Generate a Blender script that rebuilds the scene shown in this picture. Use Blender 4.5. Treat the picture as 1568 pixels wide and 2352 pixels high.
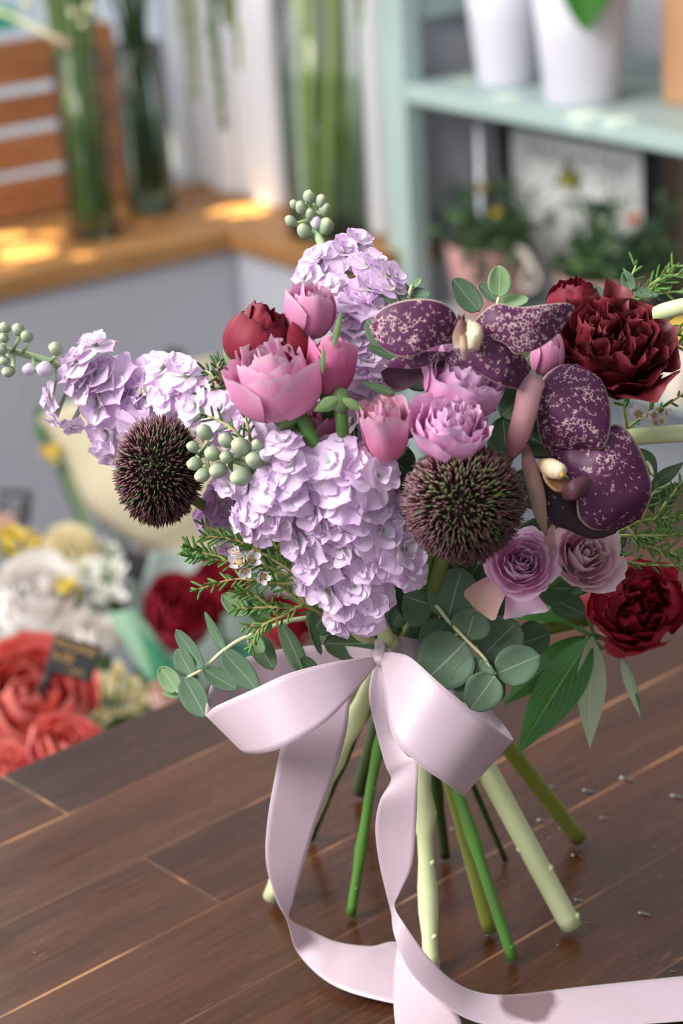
import bpy, math, random
from math import sin, cos, pi, radians, sqrt
from mathutils import Vector, Matrix, noise
V = Vector
for o in list(bpy.data.objects): bpy.data.objects.remove(o)
SC = bpy.context.scene
# ---------------------------------------------------------------- camera, world, light, exposure
FPX = 4970.0
PITCH, ROLL = radians(21.7), radians(3.4)
CAM = V((0, 0, 1.47))
_R0, FW, _U0 = V((1, 0, 0)), V((0, cos(PITCH), -sin(PITCH))), V((0, sin(PITCH), cos(PITCH)))
CR = _R0 * cos(ROLL) - _U0 * sin(ROLL)
CU = _R0 * sin(ROLL) + _U0 * cos(ROLL)
CB = -FW
cd = bpy.data.cameras.new('camera'); cam = bpy.data.objects.new('camera', cd); SC.collection.objects.link(cam)
cam.matrix_world = Matrix((( CR.x, CU.x, CB.x, CAM.x), (CR.y, CU.y, CB.y, CAM.y), (CR.z, CU.z, CB.z, CAM.z), (0, 0, 0, 1)))
cd.sensor_fit = 'VERTICAL'; cd.sensor_height = 23.66; cd.lens = FPX / 2352 * 23.66
cd.clip_start = 0.05
cd.dof.use_dof = True; cd.dof.focus_distance = 0.975; cd.dof.aperture_fstop = 4.6
SC.camera = cam
SC.view_settings.view_transform = 'Standard'; SC.view_settings.look = 'None'
SC.view_settings.gamma = 1; SC.view_settings.use_curve_mapping = False
SC.view_settings.exposure = 0.12
w = bpy.data.worlds.new('sky'); SC.world = w; w.use_nodes = True
bg = w.node_tree.nodes['Background']; bg.inputs[0].default_value = (0.90, 0.94, 1.0, 1); bg.inputs[1].default_value = 0.58
SC.cycles.transparent_max_bounces = 32

def area(name, loc, target, sx, sy, power, col):
    l = bpy.data.lights.new(name, 'AREA'); l.shape = 'RECTANGLE'; l.size = sx; l.size_y = sy; l.energy = power; l.color = col
    o = bpy.data.objects.new(name, l); SC.collection.objects.link(o); o.location = loc
    o.rotation_euler = (V(target) - V(loc)).to_track_quat('-Z', 'Y').to_euler(); return o
# daylight through the shop front behind the photographer
area('shopfront_daylight', (-1.7, 0.1, 2.7), (0, 1.2, 1.0), 1.4, 1.4, 104, (1.0, 0.96, 0.92))
area('left_window_daylight', (-1.25, 2.35, 2.1), (-.2, 1.7, .7), 1.4, .8, 26, (1.0, 0.97, 0.92))

def ray(px, py): return CR * ((px - 784) / FPX) - CU * ((py - 1176) / FPX) + FW
def W(px, py, d): return CAM + ray(px, py) * d
def hz(px, py, z):
    q = ray(px, py); return CAM + q * ((z - CAM.z) / q.z)
def hp(px, py, P, n):
    q = ray(px, py); return CAM + q * ((P - CAM).dot(n) / q.dot(n))
def depth(P): return (P - CAM).dot(FW)
def cdir(a, b, c): return (CR * a + CU * b + CB * c).normalized()
def yaw(deg): return V((sin(radians(deg)), cos(radians(deg)), 0))
ZUP = V((0, 0, 1))
ZT = W(1000, 2080, 1.12).z          # table top height
def W2(p):
    """(px, py, d): d a depth in metres, or negative = height above the table"""
    if p[2] > 0: return W(*p)
    return hz(p[0], p[1], ZT - p[2])

# ---------------------------------------------------------------- mesh helpers
class MB:
    def __init__(s): s.v = []; s.f = []; s.uv = []
    def add(s, P, uv=(0, 0)): s.v.append(V(P)); s.uv.append(uv); return len(s.v) - 1
    def grid(s, fn, nu, nv, u0=-1.0, u1=1.0):
        b = len(s.v)
        for j in range(nv + 1):
            for i in range(nu + 1):
                u = u0 + (u1 - u0) * i / nu; v = j / nv
                s.add(fn(u, v), ((u + 1) / 2, v))
        for j in range(nv):
            for i in range(nu):
                a = b + j * (nu + 1) + i; s.f.append((a, a + 1, a + nu + 2, a + nu + 1))
    def tube(s, pts, rad, n=8, cap=True, uv0=0.0):
        pts = [V(p) for p in pts]; N = len(pts); b = len(s.v); pn = None
        for k, p in enumerate(pts):
            t = (pts[min(k + 1, N - 1)] - pts[max(k - 1, 0)])
            t = t.normalized() if t.length > 1e-9 else V((0, 0, 1))
            if pn is None: pn = t.orthogonal().normalized()
            pn = (pn - t * pn.dot(t)); pn = pn.normalized() if pn.length > 1e-6 else t.orthogonal().normalized()
            q = t.cross(pn); r = rad[k] if hasattr(rad, '__len__') else rad
            for i in range(n):
                a = 2 * pi * i / n; s.add(p + (pn * cos(a) + q * sin(a)) * r, (i / n, uv0 + (1 - uv0) * k / max(1, N - 1)))
        for k in range(N - 1):
            for i in range(n):
                a = b + k * n + i; c = b + k * n + (i + 1) % n; s.f.append((a, c, c + n, a + n))
        if cap:
            s.f.append(tuple(b + i for i in reversed(range(n)))); s.f.append(tuple(b + (N - 1) * n + i for i in range(n)))
    def box(s, c, x, y, z, bev=0):
        """c centre, x y z half vectors"""
        c = V(c); b = len(s.v)
        for k in (-1, 1):
            for j in (-1, 1):
                for i in (-1, 1): s.add(c + x * i + y * j + z * k)
        for q in ((0, 2, 3, 1), (4, 5, 7, 6), (0, 1, 5, 4), (2, 6, 7, 3), (0, 4, 6, 2), (1, 3, 7, 5)): s.f.append(tuple(b + i for i in q))
    def lathe(s, M, prof, n=24, cap0=True, cap1=False):
        b = len(s.v); N = len(prof)
        for k, (r, z) in enumerate(prof):
            for i in range(n):
                a = 2 * pi * i / n; s.add(M @ V((r * cos(a), r * sin(a), z)), (i / n, k / (N - 1)))
        for k in range(N - 1):
            for i in range(n):
                a = b + k * n + i; c = b + k * n + (i + 1) % n; s.f.append((a, c, c + n, a + n))
        if cap0: s.f.append(tuple(b + i for i in reversed(range(n))))
        if cap1: s.f.append(tuple(b + (N - 1) * n + i for i in range(n)))
    def ball(s, c, r, ax=None, nu=10, nv=7, noise_a=0.0, sd=0.0):
        """ellipsoid; ax = (x, y, z) half axis vectors"""
        c = V(c); ax = ax or (V((r, 0, 0)), V((0, r, 0)), V((0, 0, r)))
        b = len(s.v)
        for j in range(nv + 1):
            th = pi * j / nv
            for i in range(nu):
                a = 2 * pi * i / nu; d = V((sin(th) * cos(a), sin(th) * sin(a), -cos(th)))
                k = 1 + (noise_a * noise.noise(d * 2 + V((sd, 0, 0))) if noise_a else 0)
                s.add(c + (ax[0] * d.x + ax[1] * d.y + ax[2] * d.z) * k, (i / nu, j / nv))
        for j in range(nv):
            for i in range(nu):
                a = b + j * nu + i; e = b + j * nu + (i + 1) % nu; s.f.append((a, e, e + nu, a + nu))
    def build(s, name, mat, parent=None, smooth=True, solid=0, bevel=0, loc=None, kind=None, sub=0, label=None):
        off = V(loc) if loc is not None else (wloc(parent) if parent else V((0, 0, 0)))
        me = bpy.data.meshes.new(name); me.from_pydata([v - off for v in s.v], [], s.f)
        uvl = me.uv_layers.new(name='uv')
        li = [0] * len(me.loops); me.loops.foreach_get('vertex_index', li)
        uvl.data.foreach_set('uv', [c for i in li for c in s.uv[i]])
        if smooth: me.polygons.foreach_set('use_smooth', [True] * len(me.polygons))
        me.materials.append(mat); me.update()
        o = bpy.data.objects.new(name, me); SC.collection.objects.link(o)
        if parent:
            o.parent = parent
            if loc is not None: o.location = V(loc) - wloc(parent)
        elif loc is not None: o.location = loc
        o['wl'] = tuple(wloc(parent) if (parent and loc is None) else off)
        if solid:
            m = o.modifiers.new('solid', 'SOLIDIFY'); m.thickness = solid; m.offset = 0
        if bevel:
            m = o.modifiers.new('bevel', 'BEVEL'); m.width = bevel; m.segments = 2; m.limit_method = 'ANGLE'
        if sub:
            m = o.modifiers.new('sub', 'SUBSURF'); m.levels = sub; m.render_levels = sub
        if kind: o['kind'] = kind
        if label: o['label'] = label
        return o
def wloc(o):
    if o is None: return V((0, 0, 0))
    if 'wl' in o: return V(o['wl'])
    return V(o.location)
def thing(name, label, cat, loc, group=None):
    o = bpy.data.objects.new(name, None); SC.collection.objects.link(o); o.location = loc; o['wl'] = tuple(loc)
    o.empty_display_size = .02; o['label'] = label; o['category'] = cat
    if group: o['group'] = group
    return o
def tag(o, label, cat, group=None):
    o['label'] = label; o['category'] = cat
    if group: o['group'] = group
    return o
def struct(o): o['kind'] = 'structure'; return o

def frame(loc, z, up=None, roll=0.0):
    z = z.normalized(); up = up or CU
    x = up.cross(z)
    if x.length < 1e-4: x = CR - z * CR.dot(z)
    x.normalize(); y = z.cross(x)
    if roll: x, y = x * cos(roll) + y * sin(roll), y * cos(roll) - x * sin(roll)
    return Matrix(((x.x, y.x, z.x, loc.x), (x.y, y.y, z.y, loc.y), (x.z, y.z, z.z, loc.z), (0, 0, 0, 1)))
def cr(pts, n=6):
    """Catmull-Rom through tuples or vectors"""
    P = [tuple(p) for p in pts]; out = []
    if len(P) == 2:
        return [tuple(a + (b - a) * k / n for a, b in zip(*P)) for k in range(n + 1)]
    for i in range(len(P) - 1):
        p0, p1, p2, p3 = P[max(i - 1, 0)], P[i], P[i + 1], P[min(i + 2, len(P) - 1)]
        for k in range(n):
            t = k / n
            out.append(tuple(.5 * (2 * b + (c - a) * t + (2 * a - 5 * b + 4 * c - d) * t * t + (3 * b - a - 3 * c + d) * t ** 3) for a, b, c, d in zip(p0, p1, p2, p3)))
    out.append(P[-1]); return out
def bez(p0, p1, p2, p3, t):
    s = 1 - t; return p0 * s ** 3 + 3 * p1 * s * s * t + 3 * p2 * s * t * t + p3 * t ** 3

# ---------------------------------------------------------------- materials
def lin(h):
    c = [int(h[i:i + 2], 16) / 255 for i in (0, 2, 4)]
    return tuple(x / 12.92 if x <= .04045 else ((x + .055) / 1.055) ** 2.4 for x in c) + (1,)
class NT:
    def __init__(s, name):
        s.m = bpy.data.materials.new(name); s.m.use_nodes = True; s.t = s.m.node_tree; s.n = s.t.nodes; s.l = s.t.links
        s.p = s.n['Principled BSDF']; s.out = s.n['Material Output']
    def node(s, ty, **kw):
        n = s.n.new(ty)
        for k, v in kw.items():
            if k[0] == 'i' and k[1:].isdigit(): n.inputs[int(k[1:])].default_value = v
            else: setattr(n, k, v)
        return n
    def link(s, a, b): s.l.new(a, b)
    def ramp(s, fac, stops, interp='LINEAR'):
        r = s.n.new('ShaderNodeValToRGB'); cr_ = r.color_ramp; cr_.interpolation = interp
        while len(cr_.elements) < len(stops): cr_.elements.new(0.5)
        for e, (p, c) in zip(cr_.elements, stops): e.position = p; e.color = lin(c) if isinstance(c, str) else c
        s.link(fac, r.inputs[0]); return r
    def math(s, op, a, b=None, clamp=False):
        n = s.n.new('ShaderNodeMath'); n.operation = op; n.use_clamp = clamp
        for k, x in enumerate((a, b)):
            if x is None: continue
            if isinstance(x, (int, float)): n.inputs[k].default_value = x
            else: s.link(x, n.inputs[k])
        return n.outputs[0]
    def mix(s, fac, a, b, mode='MIX'):
        n = s.n.new('ShaderNodeMix'); n.data_type = 'RGBA'; n.blend_type = mode
        for sock, x in ((n.inputs[0], fac), (n.inputs[6], a), (n.inputs[7], b)):
            if isinstance(x, (int, float)): sock.default_value = x
            elif isinstance(x, str): sock.default_value = lin(x)
            elif isinstance(x, tuple): sock.default_value = x
            else: s.link(x, sock)
        return n.outputs[2]
    def uv(s):
        n = s.n.new('ShaderNodeUVMap'); n.uv_map = 'uv'; sp = s.n.new('ShaderNodeSeparateXYZ'); s.link(n.outputs[0], sp.inputs[0]); return n.outputs[0], sp.outputs[0], sp.outputs[1]
    def obj(s): return s.n.new('ShaderNodeTexCoord').outputs['Object']
    def noise(s, vec, scale, detail=3, rough=.5):
        n = s.n.new('ShaderNodeTexNoise'); n.inputs['Scale'].default_value = scale; n.inputs['Detail'].default_value = detail; n.inputs['Roughness'].default_value = rough
        if vec is not None: s.link(vec, n.inputs['Vector'])
        return n.outputs[0]
    def map(s, vec, scale=(1, 1, 1), loc=(0, 0, 0)):
        n = s.n.new('ShaderNodeMapping'); n.inputs['Scale'].default_value = scale; n.inputs['Location'].default_value = loc; s.link(vec, n.inputs[0]); return n.outputs[0]
    def bump(s, h, strength=.3, dist=.002):
        n = s.n.new('ShaderNodeBump'); n.inputs['Strength'].default_value = strength; n.inputs['Distance'].default_value = dist; s.link(h, n.inputs['Height']); s.link(n.outputs[0], s.p.inputs['Normal']); return n
    def transl(s, col, fac):
        t = s.n.new('ShaderNodeBsdfTranslucent'); m = s.n.new('ShaderNodeMixShader'); m.inputs[0].default_value = fac
        if isinstance(col, (str,)): t.inputs[0].default_value = lin(col)
        else: s.link(col, t.inputs[0])
        s.link(s.p.outputs[0], m.inputs[1]); s.link(t.outputs[0], m.inputs[2]); s.link(m.outputs[0], s.out.inputs[0])
def flat(name, col, rough=.6, var=.12, scale=40, metal=0, transl=0, spec=.4, bump=0):
    t = NT(name); nz = t.noise(t.obj(), scale, 4)
    c = t.mix(nz, tuple(x * (1 - var) for x in lin(col)[:3]) + (1,), tuple(min(1, x * (1 + var)) for x in lin(col)[:3]) + (1,))
    t.link(c, t.p.inputs['Base Color']); t.p.inputs['Roughness'].default_value = rough; t.p.inputs['Metallic'].default_value = metal
    t.p.inputs['Specular IOR Level'].default_value = spec
    if bump: t.bump(nz, bump)
    if transl: t.transl(c, transl)
    return t.m
def petal(name, stops, rough=.55, transl=.25, vein=.08, rim=None, spec=.25, mott=0.1):
    """colour runs from the claw (uv v = 0) to the petal's edge (v = 1), with fine veins along it"""
    t = NT(name); uvv, u, v = t.uv()
    nz = t.noise(t.obj(), 60, 3)
    f = t.math('ADD', v, t.math('MULTIPLY', t.math('SUBTRACT', nz, .5), mott * 2))
    c = t.ramp(f, stops).outputs[0]
    vn = t.noise(t.map(uvv, (26, 1.6, 1)), 1.0, 2)
    c = t.mix(t.math('MULTIPLY', vn, vein * 2), c, stops[0][1])
    if rim:
        e = t.math('ABSOLUTE', t.math('SUBTRACT', u, .5)); e = t.math('MAXIMUM', t.math('MULTIPLY', e, 2), v)
        c = t.mix(t.ramp(e, [(.93, (0, 0, 0, 1)), (1, (1, 1, 1, 1))]).outputs[0], c, rim)
    t.link(c, t.p.inputs['Base Color']); t.p.inputs['Roughness'].default_value = rough; t.p.inputs['Specular IOR Level'].default_value = spec
    t.bump(vn, .12, .001)
    if transl: t.transl(c, transl)
    return t.m
def leafmat(name, c0, c1, vein='9FB58F', rough=.5, transl=.15, spec=.35, midw=.03, side=0.0, back=None):
    t = NT(name); uvv, u, v = t.uv(); nz = t.noise(t.obj(), 45, 4)
    c = t.mix(nz, c0, c1)
    a = t.math('ABSOLUTE', t.math('SUBTRACT', u, .5))
    mid = t.ramp(a, [(midw * .4, (1, 1, 1, 1)), (midw, (0, 0, 0, 1))]).outputs[0]
    h = mid
    if side:
        s = t.math('SINE', t.math('MULTIPLY', t.math('SUBTRACT', v, t.math('MULTIPLY', a, 1.1)), 46))
        sv = t.ramp(s, [(.92, (0, 0, 0, 1)), (1, (1, 1, 1, 1))]).outputs[0]
        c = t.mix(t.math('MULTIPLY', sv, side), c, vein); h = t.math('ADD', mid, sv)
    c = t.mix(t.math('MULTIPLY', mid, .7), c, vein)
    if back:
        g = t.n.new('ShaderNodeNewGeometry'); c = t.mix(g.outputs['Backfacing'], c, back)
    t.link(c, t.p.inputs['Base Color']); t.p.inputs['Roughness'].default_value = rough; t.p.inputs['Specular IOR Level'].default_value = spec
    t.bump(h, -.25, .0015)
    if transl: t.transl(c, transl)
    return t.m
def stemmat(name, c0, c1, rough=.42):
    """c0 at the cut end (v = 1), c1 at the flower end"""
    t = NT(name); uvv, u, v = t.uv(); nz = t.noise(t.map(t.obj(), (1, 1, .25)), 90, 3)
    c = t.ramp(t.math('ADD', v, t.math('MULTIPLY', t.math('SUBTRACT', nz, .5), .5)), [(.15, c1), (.85, c0)]).outputs[0]
    t.link(c, t.p.inputs['Base Color']); t.p.inputs['Roughness'].default_value = rough; t.bump(nz, .15, .001); return t.m
def glassmat(name, tint=(.93, .97, .95, 1), gloss=.5):
    t = NT(name); t.n.remove(t.p)
    tr = t.n.new('ShaderNodeBsdfTransparent'); tr.inputs[0].default_value = tint
    gl = t.n.new('ShaderNodeBsdfGlossy'); gl.inputs['Roughness'].default_value = .03
    fr = t.n.new('ShaderNodeFresnel'); fr.inputs[0].default_value = 1.45
    mx = t.n.new('ShaderNodeMixShader'); t.link(t.math('MULTIPLY', fr.outputs[0], gloss * 2), mx.inputs[0])
    t.link(tr.outputs[0], mx.inputs[1]); t.link(gl.outputs[0], mx.inputs[2]); t.link(mx.outputs[0], t.out.inputs[0]); return t.m
# ---------------------------------------------------------------- shared shapes
def blade(mb, A, B, n, w, prof, bend=0.0, cup=0.0, fold=0.0, wave=0.0, twist=0.0, droop=0.0, nu=8, nv=12, seed=0.0):
    """a leaf or petal from A to B, facing n, w wide"""
    A, B = V(A), V(B); ax = B - A; L = ax.length; t = ax / L
    n = (n - t * n.dot(t)).normalized(); s = t.cross(n)
    def fn(u, v):
        p = prof(v); a = twist * (v - .3); ss = s * cos(a) + n * sin(a); nn = n * cos(a) - s * sin(a)
        wob = wave * w * sin(7 * v + 3 * u + seed) * abs(u)
        return A + ax * v + n * (bend * L * 4 * v * (1 - v) - droop * L * v * v) + ss * (u * w * .5 * p) + nn * ((cup * u * u - fold * abs(u)) * w * .5 * p + wob)
    mb.grid(fn, nu, nv)
def P_round(v): return max(0, sin(pi * min(1, v) ** .85)) ** .5
def P_obov(v): return max(0.03, sin(pi * min(1, v) ** 1.45)) ** .62
def P_lance(v): return max(0.0, sin(pi * min(1, v) ** .78)) ** 1.05
def P_ovate(v): return max(0.0, sin(pi * min(1, v) ** .72)) ** .75
def P_fan(v): return (.34 + .66 * min(1, v * 1.25)) * max(0, 1 - max(0, (v - .82) / .18) ** 2.5) ** .5
def P_strap(v): return min(1, (v + .02) * 6) ** .5 * max(0, 1 - max(0, (v - .8) / .2) ** 2) ** .5

def sheet(mb, ea, eb, bulge=0.0, nvs=8, nu=8, nrm=None, pw=1.0, wave=0.0):
    """a strip between two edge curves given as (px, py, d)"""
    A = [V(p) for p in cr([tuple(W2(q)) for q in ea], nvs)]; B = [V(p) for p in cr([tuple(W2(q)) for q in eb], nvs)]
    N = len(A) - 1
    def fn(u, v):
        k = min(N, round(v * N)); s = (u + 1) / 2; a, b = A[k], B[k]
        p = a.lerp(b, s); wd = (b - a).length
        nn = nrm or CB
        p = p + nn * (bulge * wd * (1 - u * u))
        if wave: p = p + nn * (wave * wd * sin(5 * v + 4 * u))
        return p
    mb.grid(fn, nu, N)

def rosette(root, M, R, H, n, mat, o0=.55, o1=1.0, s0=1.5, s1=.8, curl=.0, ruf=.0, inner=.14, drop=.2, crump=.0, seed=0, name='petal', one=None, nu=8, nv=8, rnd=.25, jit=.15, pw=.85, rag=.0):
    """petals wrapped round the local z axis, innermost first; one = a name merges them into one mesh"""
    rg = random.Random(seed * 7 + 3); mbs = MB()
    for i in range(n):
        f = i / max(1, n - 1); Rb = R * (inner + (1 - inner) * f ** pw) * (1 + rg.uniform(-.05, .05))
        Rt = Rb * (o0 + (o1 - o0) * f) * (1 + rg.uniform(-jit, jit)); Hh = H * (1 - drop * f) * (1 + rg.uniform(-jit, jit) * .5)
        phi = i * 2.39996 + seed + rg.uniform(-.2, .2); sp = s0 + (s1 - s0) * f; ph = rg.uniform(0, 6)
        cu = curl * f * rg.uniform(.6, 1.3)
        mb = mbs if one else MB()
        def fn(u, v):
            t = v * (1 - rnd * abs(u) ** 2.4); th = phi + u * sp * (.4 + .6 * sin(pi / 2 * min(1, t * 1.5)))
            r = bez(.2 * Rb, 1.08 * Rb, 1.1 * Rb, Rt, t); z = bez(0, 0, .62 * Hh, Hh, t)
            if cu:
                s = max(0, (t - .62) / .38); r += cu * Rb * s * s; z -= cu * .55 * Rb * s * s
            if ruf:
                q = ruf * R * t * t; r += q * sin(u * 5.3 + ph); z += q * .6 * cos(u * 4.1 + ph * 2)
            p = V((r * cos(th), r * sin(th), z - H * .5))
            if rag:
                g = rag * R * t ** 5 * noise.noise(V((u * 4.5 + ph * 3, i * 1.7, seed))); p.z += g * 1.6; p.x += g * cos(th); p.y += g * sin(th)
            if crump:
                q = p * (3.2 / R) + V((ph, i, 0)); p += V((noise.noise(q), noise.noise(q + V((9, 0, 0))), noise.noise(q + V((0, 9, 0))))) * (crump * R * t)
            return M @ p
        mb.grid(fn, nu, nv)
        if not one: mb.build(name, mat, root)
    if one: return mbs.build(one, mat, root)

def card_text(txt, size, M, mat, parent, align='CENTER', ext=.0004):
    cu = bpy.data.curves.new('lettering', 'FONT'); cu.body = txt; cu.size = size; cu.align_x = align; cu.align_y = 'CENTER'; cu.extrude = ext
    o = bpy.data.objects.new('lettering', cu); SC.collection.objects.link(o)
    dg = bpy.context.evaluated_depsgraph_get(); me = bpy.data.meshes.new_from_object(o.evaluated_get(dg))
    bpy.data.objects.remove(o); bpy.data.curves.remove(cu)
    me.transform(Matrix.Translation(-wloc(parent)) @ M); me.materials.clear(); me.materials.append(mat)
    q = bpy.data.objects.new('lettering', me); SC.collection.objects.link(q); q.parent = parent; return q

# ---------------------------------------------------------------- the room
ZL = 0.70
DB = yaw(144); NB = V((-DB.y, DB.x, 0)) * 1.0
if NB.y < 0: NB = -NB
_a, _b = hz(0, 690, ZL - .03), hz(530, 575, ZL - .03)
K = V((_b.x, _b.y, ZL)); DL = (_b - _a).normalized(); NL = V((-DL.y, DL.x, 0))
bw = (hz(512, 420, ZL) - K).dot(NB)                      # ledge width to the back wall
lw = .30
def isect(P, d, Q, e):
    den = d.x * e.y - d.y * e.x; r = Q - P; t = (r.x * e.y - r.y * e.x) / den; return P + d * t
K0 = V((K.x, K.y, 0))
CORN = isect(K0 + NB * bw, DB, K0 + NL * lw, DL)           # room corner on the floor

m_wall = flat('grey_paint', 'B0B0B8', .8, .03, 6)
m_white = flat('white_boards', 'DEDDE2', .6, .04, 8)
m_floor = flat('floor_concrete', '7E7F88', .7, .12, 5)
def woodmat(name, c0, c1, c2, sc=(1, 14, 14), rough=.5, scale=6, knots=0):
    t = NT(name); v = t.obj(); a = t.noise(t.map(v, sc), scale, 6, .6); b = t.noise(t.map(v, (sc[0] * .5, sc[1] * .3, sc[2] * .3)), scale, 2)
    c = t.ramp(t.math('ADD', t.math('MULTIPLY', a, .6), t.math('MULTIPLY', b, .4)), [(.3, c0), (.5, c1), (.7, c2)]).outputs[0]
    t.link(c, t.p.inputs['Base Color']); t.p.inputs['Roughness'].default_value = rough; t.bump(a, .12, .001); return t.m
def slab(name, mat, origin, dx, dy, x0, x1, y0, y1, z0, z1, parent=None, bevel=0.002):
    """box aligned to dx / dy with its own rotated axes, so the wood grain runs along dx"""
    dy = V((-dx.y, dx.x, 0)) if dy is None else dy
    mb = MB(); b = 0
    for z in (z0, z1):
        for y in (y0, y1):
            for x in (x0, x1): mb.add((x, y, z))
    for q in ((0, 2, 3, 1), (4, 5, 7, 6), (0, 1, 5, 4), (2, 6, 7, 3), (0, 4, 6, 2), (1, 3, 7, 5)): mb.f.append(q)
    me = bpy.data.meshes.new(name); me.from_pydata(mb.v, [], mb.f); me.materials.append(mat)
    o = bpy.data.objects.new(name, me); SC.collection.objects.link(o)
    o.rotation_euler = (0, 0, math.atan2(dx.y, dx.x)); o.location = (origin.x, origin.y, 0)
    o['wl'] = tuple(o.location)
    if parent: o.parent = parent; o.location = o.location - wloc(parent)
    if bevel:
        m = o.modifiers.new('bevel', 'BEVEL'); m.width = bevel; m.segments = 2; m.limit_method = 'ANGLE'
    return o
def vwall(name, P, d, L, z0, z1, mat, th, side):
    """vertical wall from P along d; its visible face is at P, thickness th to `side`"""
    mb = MB(); c = V((P.x, P.y, (z0 + z1) / 2)) + d * (L / 2) + side * (th / 2)
    mb.box(c, d * (L / 2), side * (th / 2), ZUP * ((z1 - z0) / 2)); return struct(mb.build(name, mat, smooth=False))
fl = MB(); fl.box(V((0, 1.4, -.02)), V((3.2, 0, 0)), V((0, 3.2, 0)), V((0, 0, .02))); struct(fl.build('floor', m_floor, smooth=False))
# wall below the ledge, left and right of its inner corner
vwall('wall_left', K0 - DL * 1.9 + NL * .012, DL, 1.9 + .02, 0, ZL - .03, m_wall, .04, NL)
SH = hz(930, 195, .93); SH0 = V((SH.x, SH.y, 0)); SDEP = .34; sdist = (SH0 - K0).dot(DB)
vwall('wall_right', K0 + NB * .012, DB, sdist - .03, 0, ZL - .03, m_wall, .04, NB)
vwall('wall_back', SH0 + NB * (SDEP + .004) - DB * .12, DB, 1.45, 0, 1.9, m_wall, .08, NB)
vwall('light_block_wall', V((1.25, 1.35, 0)), V((0, -1, 0)), 2.6, 0, 2.5, flat('light_block_taupe', '6E6660', .8, .05, 6), .06, V((1, 0, 0)))  # unseen wall added at the right to cut the light from that side
# white vertical boarding on the back wall beside the window
bd = MB(); wd = .062; k = 0; x = 0.0
xend = (hp(955, 300, K + NB * bw, NB) - CORN).dot(DB)
while x < xend:
    off = (0.0, .016, .004, .02)[k % 4]
    c = CORN + DB * (x + wd / 2) - NB * (.014 + off / 2); c.z = ZL + .6
    bd.box(c, DB * (wd / 2 - .002), NB * (.014 + off / 2), ZUP * .598); x += wd; k += 1
struct(bd.build('trim_1', m_white, smooth=False, bevel=.004))
# wooden ledge round the corner
m_ledge = woodmat('ledge_wood', '7E5632', 'A07242', 'B98C58', (1.2, 12, 12), .55)
lg = thing('window_ledge', 'brown wooden ledge turning the corner under the glass vases', 'ledge', K0)
slab('ledge_board', m_ledge, K0, DL, NL, -1.9, bw * .9, 0, lw, ZL - .03, ZL, lg)
slab('ledge_board', m_ledge, K0 + DB * .0, DB, NB, 0.0, sdist - .03, 0, bw, ZL - .0305, ZL - .0005, lg)
# window behind the left ledge
wn = MB(); P = CORN - DL * 1.9
m_frame = flat('window_paint', 'D9DCE2', .5, .03, 9)
for s in (0.0, .62, 1.24, 1.86):
    wn.box(CORN - DL * (s + .02) + NL * .03 + ZUP * (ZL + .55), DL * .018, NL * .03, ZUP * .55)
for z in (ZL + .0, ZL + 1.1): wn.box(CORN - DL * .95 + NL * .03 + ZUP * z, DL * .95, NL * .029, ZUP * .02)
wf = struct(wn.build('window_1', m_frame, smooth=False, loc=CORN - DL * .95 + ZUP * ZL))
gp = MB(); gp.box(CORN - DL * .95 + NL * .035 + ZUP * (ZL + .55), DL * .94, NL * .002, ZUP * .53)
gp.build('glass_pane', glassmat('window_glass', (.95, .98, 1, 1), .3), wf, smooth=False)

# ---------------------------------------------------------------- mint shelf unit
m_mint = flat('mint_paint', 'A9BDBA', .5, .05, 18)
sh = thing('shelf_unit', 'mint green painted wooden shelf unit with pots against the back wall', 'shelf', SH0)
sd = SDEP
def sslab(name, x0, x1, y0, y1, z0, z1, m=m_mint): return slab(name, m, SH0, DB, NB, x0, x1, y0, y1, z0, z1, sh, .003)
for (x, y) in ((-.055, 0), (-.055, sd - .034), (.77, 0), (.77, sd - .034)): sslab('post', x, x + .052, y, y + .032, 0, 1.75)
for z in (.93, 1.32): sslab('shelf_board', -.003, .80, .002, sd, z - .024, z)
ZS2 = .615
sslab('shelf_board', -.003, .80, .002, sd, ZS2 - .024, ZS2)
sslab('shelf_board', -.003, .80, .002, sd, .176, .2)
zr = hp(965, 44, SH0 - DB * .02, DB).z
sslab('side_rail', -.032, -.012, .0325, sd - .0345, zr, zr + .07)
# wall return behind the post, with sunlight on its edge painted cream
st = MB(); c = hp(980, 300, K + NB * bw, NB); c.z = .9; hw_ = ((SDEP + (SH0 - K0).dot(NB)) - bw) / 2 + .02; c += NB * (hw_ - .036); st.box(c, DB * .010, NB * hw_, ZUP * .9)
struct(st.build('wall_return', m_wall, smooth=False))
st = MB(); st.box(c - NB * (hw_ + .006) + DB * .003, DB * .011, NB * .005, ZUP * .9); struct(st.build('sunlit_edge', flat('sunlit_cream', 'E8DCC0', .6, .05, 10), smooth=False))

# ---------------------------------------------------------------- table
ta, tb = hz(0, 1780, ZT), hz(400, 1607, ZT); DT = (tb - ta).normalized(); NTb = V((DT.y, -DT.x, 0))  # NTb points to the camera
t = NT('dark_table_wood'); v = t.obj(); sp = t.n.new('ShaderNodeSeparateXYZ'); t.link(v, sp.inputs[0])
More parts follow.
